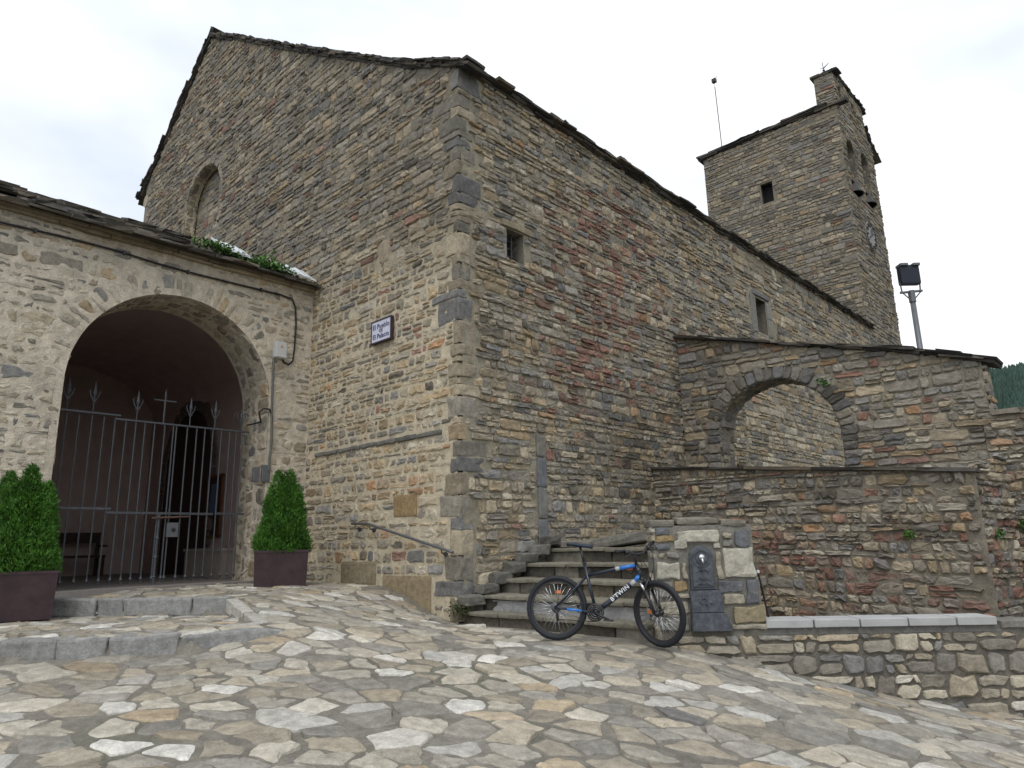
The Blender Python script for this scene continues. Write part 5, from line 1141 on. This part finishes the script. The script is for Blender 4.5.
ac = Acc(); tube(ac, [STJ.lerp(HT, .58)+Vector((0, 0, .006)), STJ.lerp(HT, .66)+Vector((0, 0, .006))], .0212, 12); M_SILV = mat('silver_paint', (.45, .46, .47), rough=.35, bump=0, vary=0); lobj(ac, 'silver_panel', M_SILV, fr)
ac = Acc(); tube(ac, [BBp.lerp(HB, .78), BBp.lerp(HB, .88)], .0268, 12); lobj(ac, 'silver_panel', M_SILV, fr)
ac = Acc(); tube(ac, [STJ.lerp(HT, .80)+Vector((0, 0, -.028)), STJ.lerp(HT, .93)+Vector((0, 0, -.03))], .009, 8); lobj(ac, 'orange_panel', M_REDS, fr)
# lettering along the down tube (camera side is -y)
p0, p1 = BBp.lerp(HB, .28), BBp.lerp(HB, .80); dv = (p1-p0).normalized(); upv = Vector((-dv.z, 0, dv.x)); nv = Vector((0, -1, 0))
Mx = Matrix((dv, upv, nv)).transposed().to_4x4(); Mx.translation = (p0+p1)/2+nv*.0285
cu = bpy.data.curves.new('t', 'FONT'); cu.body = "B'TWIN"; cu.size = .062; cu.extrude = .0015; cu.align_x = 'CENTER'; cu.align_y = 'CENTER'; cu.space_character = 1.15; cu.offset = .0012
o = bpy.data.objects.new('t', cu); COL.objects.link(o); bpy.context.view_layer.update(); me = bpy.data.meshes.new_from_object(o.evaluated_get(bpy.context.evaluated_depsgraph_get())); bpy.data.objects.remove(o)
me.materials.clear(); me.materials.append(M_WHITE); me.transform(Mx); o = bpy.data.objects.new('lettering', me); COL.objects.link(o); o.parent = fr
# saddle and post
ac = Acc(); tube(ac, [STT, (.235, 0, .965)], .0135, 10); lathe(ac, [(.02, -.012), (.024, 0), (.02, .012)], (.285, 0, .80), 10); lobj(ac, 'seat_post', M_BLKM, bike)
ac = Acc(); v = []; f = []; prof = [(-.13, .07, -.0), (-.10, .078, .006), (-.03, .066, .0), (.04, .032, -.006), (.10, .020, -.008), (.145, .012, -.018)]
for (x, hw_, dz) in prof:
    for k in range(10): a = 2*math.pi*k/10; v.append((.225+x, hw_*math.cos(a), .985+dz+(.026 if math.sin(a) > 0 else .016)*math.sin(a)))
for i in range(len(prof)-1):
    for k in range(10): f.append([i*10+k, i*10+(k+1) % 10, (i+1)*10+(k+1) % 10, (i+1)*10+k])
f += [list(range(10))[::-1], [50+k for k in range(10)]]; ac.add(v, f, (.1, .1, .1)); lobj(ac, 'saddle', mat('dark_blue_saddle', (.02, .03, .05), rough=.5, bump=0, vary=0), bike)
# crankset
ac = Acc(); bx, bz = BBp.x, BBp.z
for r_, y in ((.092, -.062), (.072, -.056), (.05, -.05)):
    for t0, t1 in ((r_, r_-.016),): lathe(ac, [(t1, y), (t0, y), (t0, y+.003), (t1, y+.003), (t1, y)], (bx, 0, bz), 30, axis='y')
for k in range(4): a = k*math.pi/2+.5; tube(ac, [(bx, .062, bz), (bx+.085*math.cos(a), .062, bz+.085*math.sin(a))], .007, 5)
# negative y is the camera side
for q in ac.v: q[:, 1] = np.where(q[:, 1] > 0, -q[:, 1], q[:, 1])
lobj(ac, 'chainring', M_BLKM, bike)
ac = Acc(); a = R(-25)
tube(ac, [(bx, -.075, bz), (bx+.17*math.cos(a), -.085, bz+.17*math.sin(a))], [.014, .011], 8); lobj(ac, 'crank', M_BLKM, bike); px_, pz_ = bx+.17*math.cos(a), bz+.17*math.sin(a)
ac = Acc(); ac.add(T_C[0]*np.array([.045, .045, .010])+np.array([px_, -.145, pz_]), T_C[1], (.1, .1, .1)); lobj(ac, 'pedal', M_BLKM, bike, False)
ac = Acc(); tube(ac, [(bx, .07, bz), (bx-.17*math.cos(a), .085, bz-.17*math.sin(a))], [.014, .011], 8); lobj(ac, 'crank', M_BLKM, bike)
ac = Acc(); ac.add(T_C[0]*np.array([.045, .045, .010])+np.array([bx-.154, .145, bz+.07]), T_C[1], (.1, .1, .1)); lobj(ac, 'pedal', M_BLKM, bike, False)
ac = Acc(); tube(ac, [(bx, -.06, bz+.09), (0, -.05, WR+.045)], .004, 4); tube(ac, [(bx, -.06, bz-.09), (.04, -.05, WR-.12), (0, -.05, WR-.10)], .004, 4); lobj(ac, 'chain', M_BLKM, bike)
ac = Acc(); tube(ac, [(0, -.065, WR-.03), (.02, -.065, WR-.06), (.03, -.06, WR-.14)], [.018, .014, .012], 7); lobj(ac, 'derailleur', M_BLKM, bike)
# steering assembly: fork mesh carries front wheel; pivot at head tube
hub_l = Vector((WB, 0, WR)); ax = (HT-HB).normalized()
fk = bpy.data.objects.new('fork', None)
bpy.data.objects.remove(fk)
ac = Acc(); O = HB.copy()
def rel(p): return tuple(Vector(p)-O)
crown = HB+Vector((.035, 0, -.055))
tube(ac, [rel(HB), rel(crown)], .022, 10)
for s in (-1, 1): tube(ac, [rel(crown+Vector((0, s*.0, .0))), rel(crown+Vector((0, s*.058, .0)))], .024, 8); tube(ac, [rel(Vector((.985, s*.058, .555))), rel(Vector((WB-.01, s*.058, WR)))], [.024, .016], 10)
tube(ac, [rel(Vector((.985, -.058, .56))), rel(Vector((.99, -.05, .60))), rel(Vector((1.0, 0, .63+.065))), rel(Vector((.99, .05, .60))), rel(Vector((.985, .058, .56)))], .012, 7)
fkrot = Matrix.Rotation(st_, 4, ax).to_euler()
fk = lobj(ac, 'fork', M_BLKM, bike, True, HB, fkrot)
for s in (-1, 1): ac = Acc(); tube(ac, [rel(crown+Vector((0, s*.058, .0))), rel(Vector((.985, s*.058, .55)))], .0155, 10); lobj(ac, 'stanchion', M_CHROME, fk)
wf = wheel(0, 0, 0, bike, False)
wmat = Matrix.Translation(HB)@Matrix.Rotation(st_, 4, ax)@Matrix.Translation(hub_l-HB); wf.location = wmat.to_translation(); wf.rotation_euler = wmat.to_euler()
ac = Acc(); top = HT-HB; bc = top+Vector((.05, 0, .12))
tube(ac, [tuple(top), tuple(top+ax*.07), tuple(bc)], .017, 8)
bar = [bc+Vector((-.055, .31, .095)), bc+Vector((-.03, .17, .055)), bc+Vector((0, .06, 0)), bc+Vector((0, -.06, 0)), bc+Vector((-.03, -.17, .04)), bc+Vector((-.055, -.31, .045))]
tube(ac, [tuple(p) for p in bar], .0135, 8); hb_ = lobj(ac, 'handlebar', M_BLKM, bike, True, HB, fkrot)
for s in (0, -1):
    ac = Acc(); a, b = bar[s], bar[1 if s == 0 else -2]; tube(ac, [tuple(a), tuple(a.lerp(b, .8))], [.019, .017], 9); lobj(ac, 'grip', M_RUBBER, hb_)
    ac = Acc(); p = a.lerp(b, .95); tube(ac, [tuple(p), tuple(p+Vector((.06, 0, -.035))), tuple(p.lerp(a, .6)+Vector((.075, 0, -.05)))], [.012, .008, .006], 6); lathe(ac, [(.001, -.02), (.028, -.02), (.028, .02), (.001, .02)], tuple(p+Vector((.012, 0, -.012))), 10, axis='y'); lobj(ac, 'brake_lever', M_BLKM, hb_)
ac = Acc()
for q in ([bar[1]+Vector((.02, 0, 0)), Vector((.16, .10, .18)), Vector((.13, .03, .02)), Vector((.06, .03, -.12))], [bar[-2]+Vector((.02, 0, 0)), Vector((.17, -.06, .17)), Vector((.08, -.05, .06)), Vector((-.10, -.025, .03))], [bar[-2]+Vector((.02, 0, .0)), Vector((.19, 0, .13)), Vector((.10, .03, .0)), Vector((-.05, .03, .0))]):
    P = [Vector(p) for p in q]; o_ = []
    for i in range(13):
        t = i/12; a_, b_, c_, d_ = P; o_.append(tuple(a_*(1-t)**3+b_*3*t*(1-t)**2+c_*3*t*t*(1-t)+d_*t**3))
    tube(ac, o_, .0035, 5)
lobj(ac, 'brake_hoses', M_CABLE, hb_)

# ------------------------------------------------------------------ HILL AND FOREST
rng = np.random.default_rng(120); cxy = np.array([7.3, -6.7]); acc = Acc(); v = []; f = []; na, nr_ = 60, 14
def hillz(az, t): return 18+(262+22*math.sin(az*7+1)+12*math.sin(az*17))*1*t**.8
azs = np.linspace(R(-50), R(60), na)         # clockwise from +Y
for a in azs:
    for j in range(nr_):
        t = j/(nr_-1); d = 800+500*t; v.append((cxy[0]+math.sin(a)*d, cxy[1]+math.cos(a)*d, -30+hillz(a, t)*.99 if t > 0 else -60))
for i in range(na-1):
    for j in range(nr_-1): f.append([i*nr_+j, (i+1)*nr_+j, (i+1)*nr_+j+1, i*nr_+j+1])
acc.add(v, f, (.05, .08, .05)); tag(acc.build('hill', M_HILL, None, True), kind='structure')
acc = Acc(); n = 26000; az = rng.uniform(R(-12), R(22), n); t = np.sqrt(rng.uniform(.05, 1, n)); d = 800+500*t
hz = -30+(18+(262+22*np.sin(az*7+1)+12*np.sin(az*17))*t**.8)*.99-4; hh = rng.uniform(9, 17, n); rr = hh*rng.uniform(.22, .34, n)
bx_ = cxy[0]+np.sin(az)*d; by_ = cxy[1]+np.cos(az)*d; an = np.arange(6)*math.pi/3
V = np.zeros((n, 7, 3))
for k in range(6): q = rng.uniform(.8, 1.2, n); V[:, k] = np.stack([bx_+rr*q*math.cos(an[k]), by_+rr*q*math.sin(an[k]), hz+rng.uniform(0, 2, n)], 1)
V[:, 6] = np.stack([bx_, by_, hz+hh+4], 1); base = (np.arange(n)*7)[:, None, None]; tri = np.array([[k, (k+1) % 6, 6] for k in range(6)])
tone = (rng.uniform(.7, 1.3, n)*(1+.35*fbm(az*60, t*9, 1, 3)))[:, None]; cc = np.array([.042, .082, .064])*tone
acc.add(V.reshape(-1, 3), (tri[None]+base).reshape(-1, 3), np.repeat(cc, 7, 0)); tag(acc.build('forest', M_TREE), 'distant dark green forest covering the hillside', 'forest', kind='stuff')
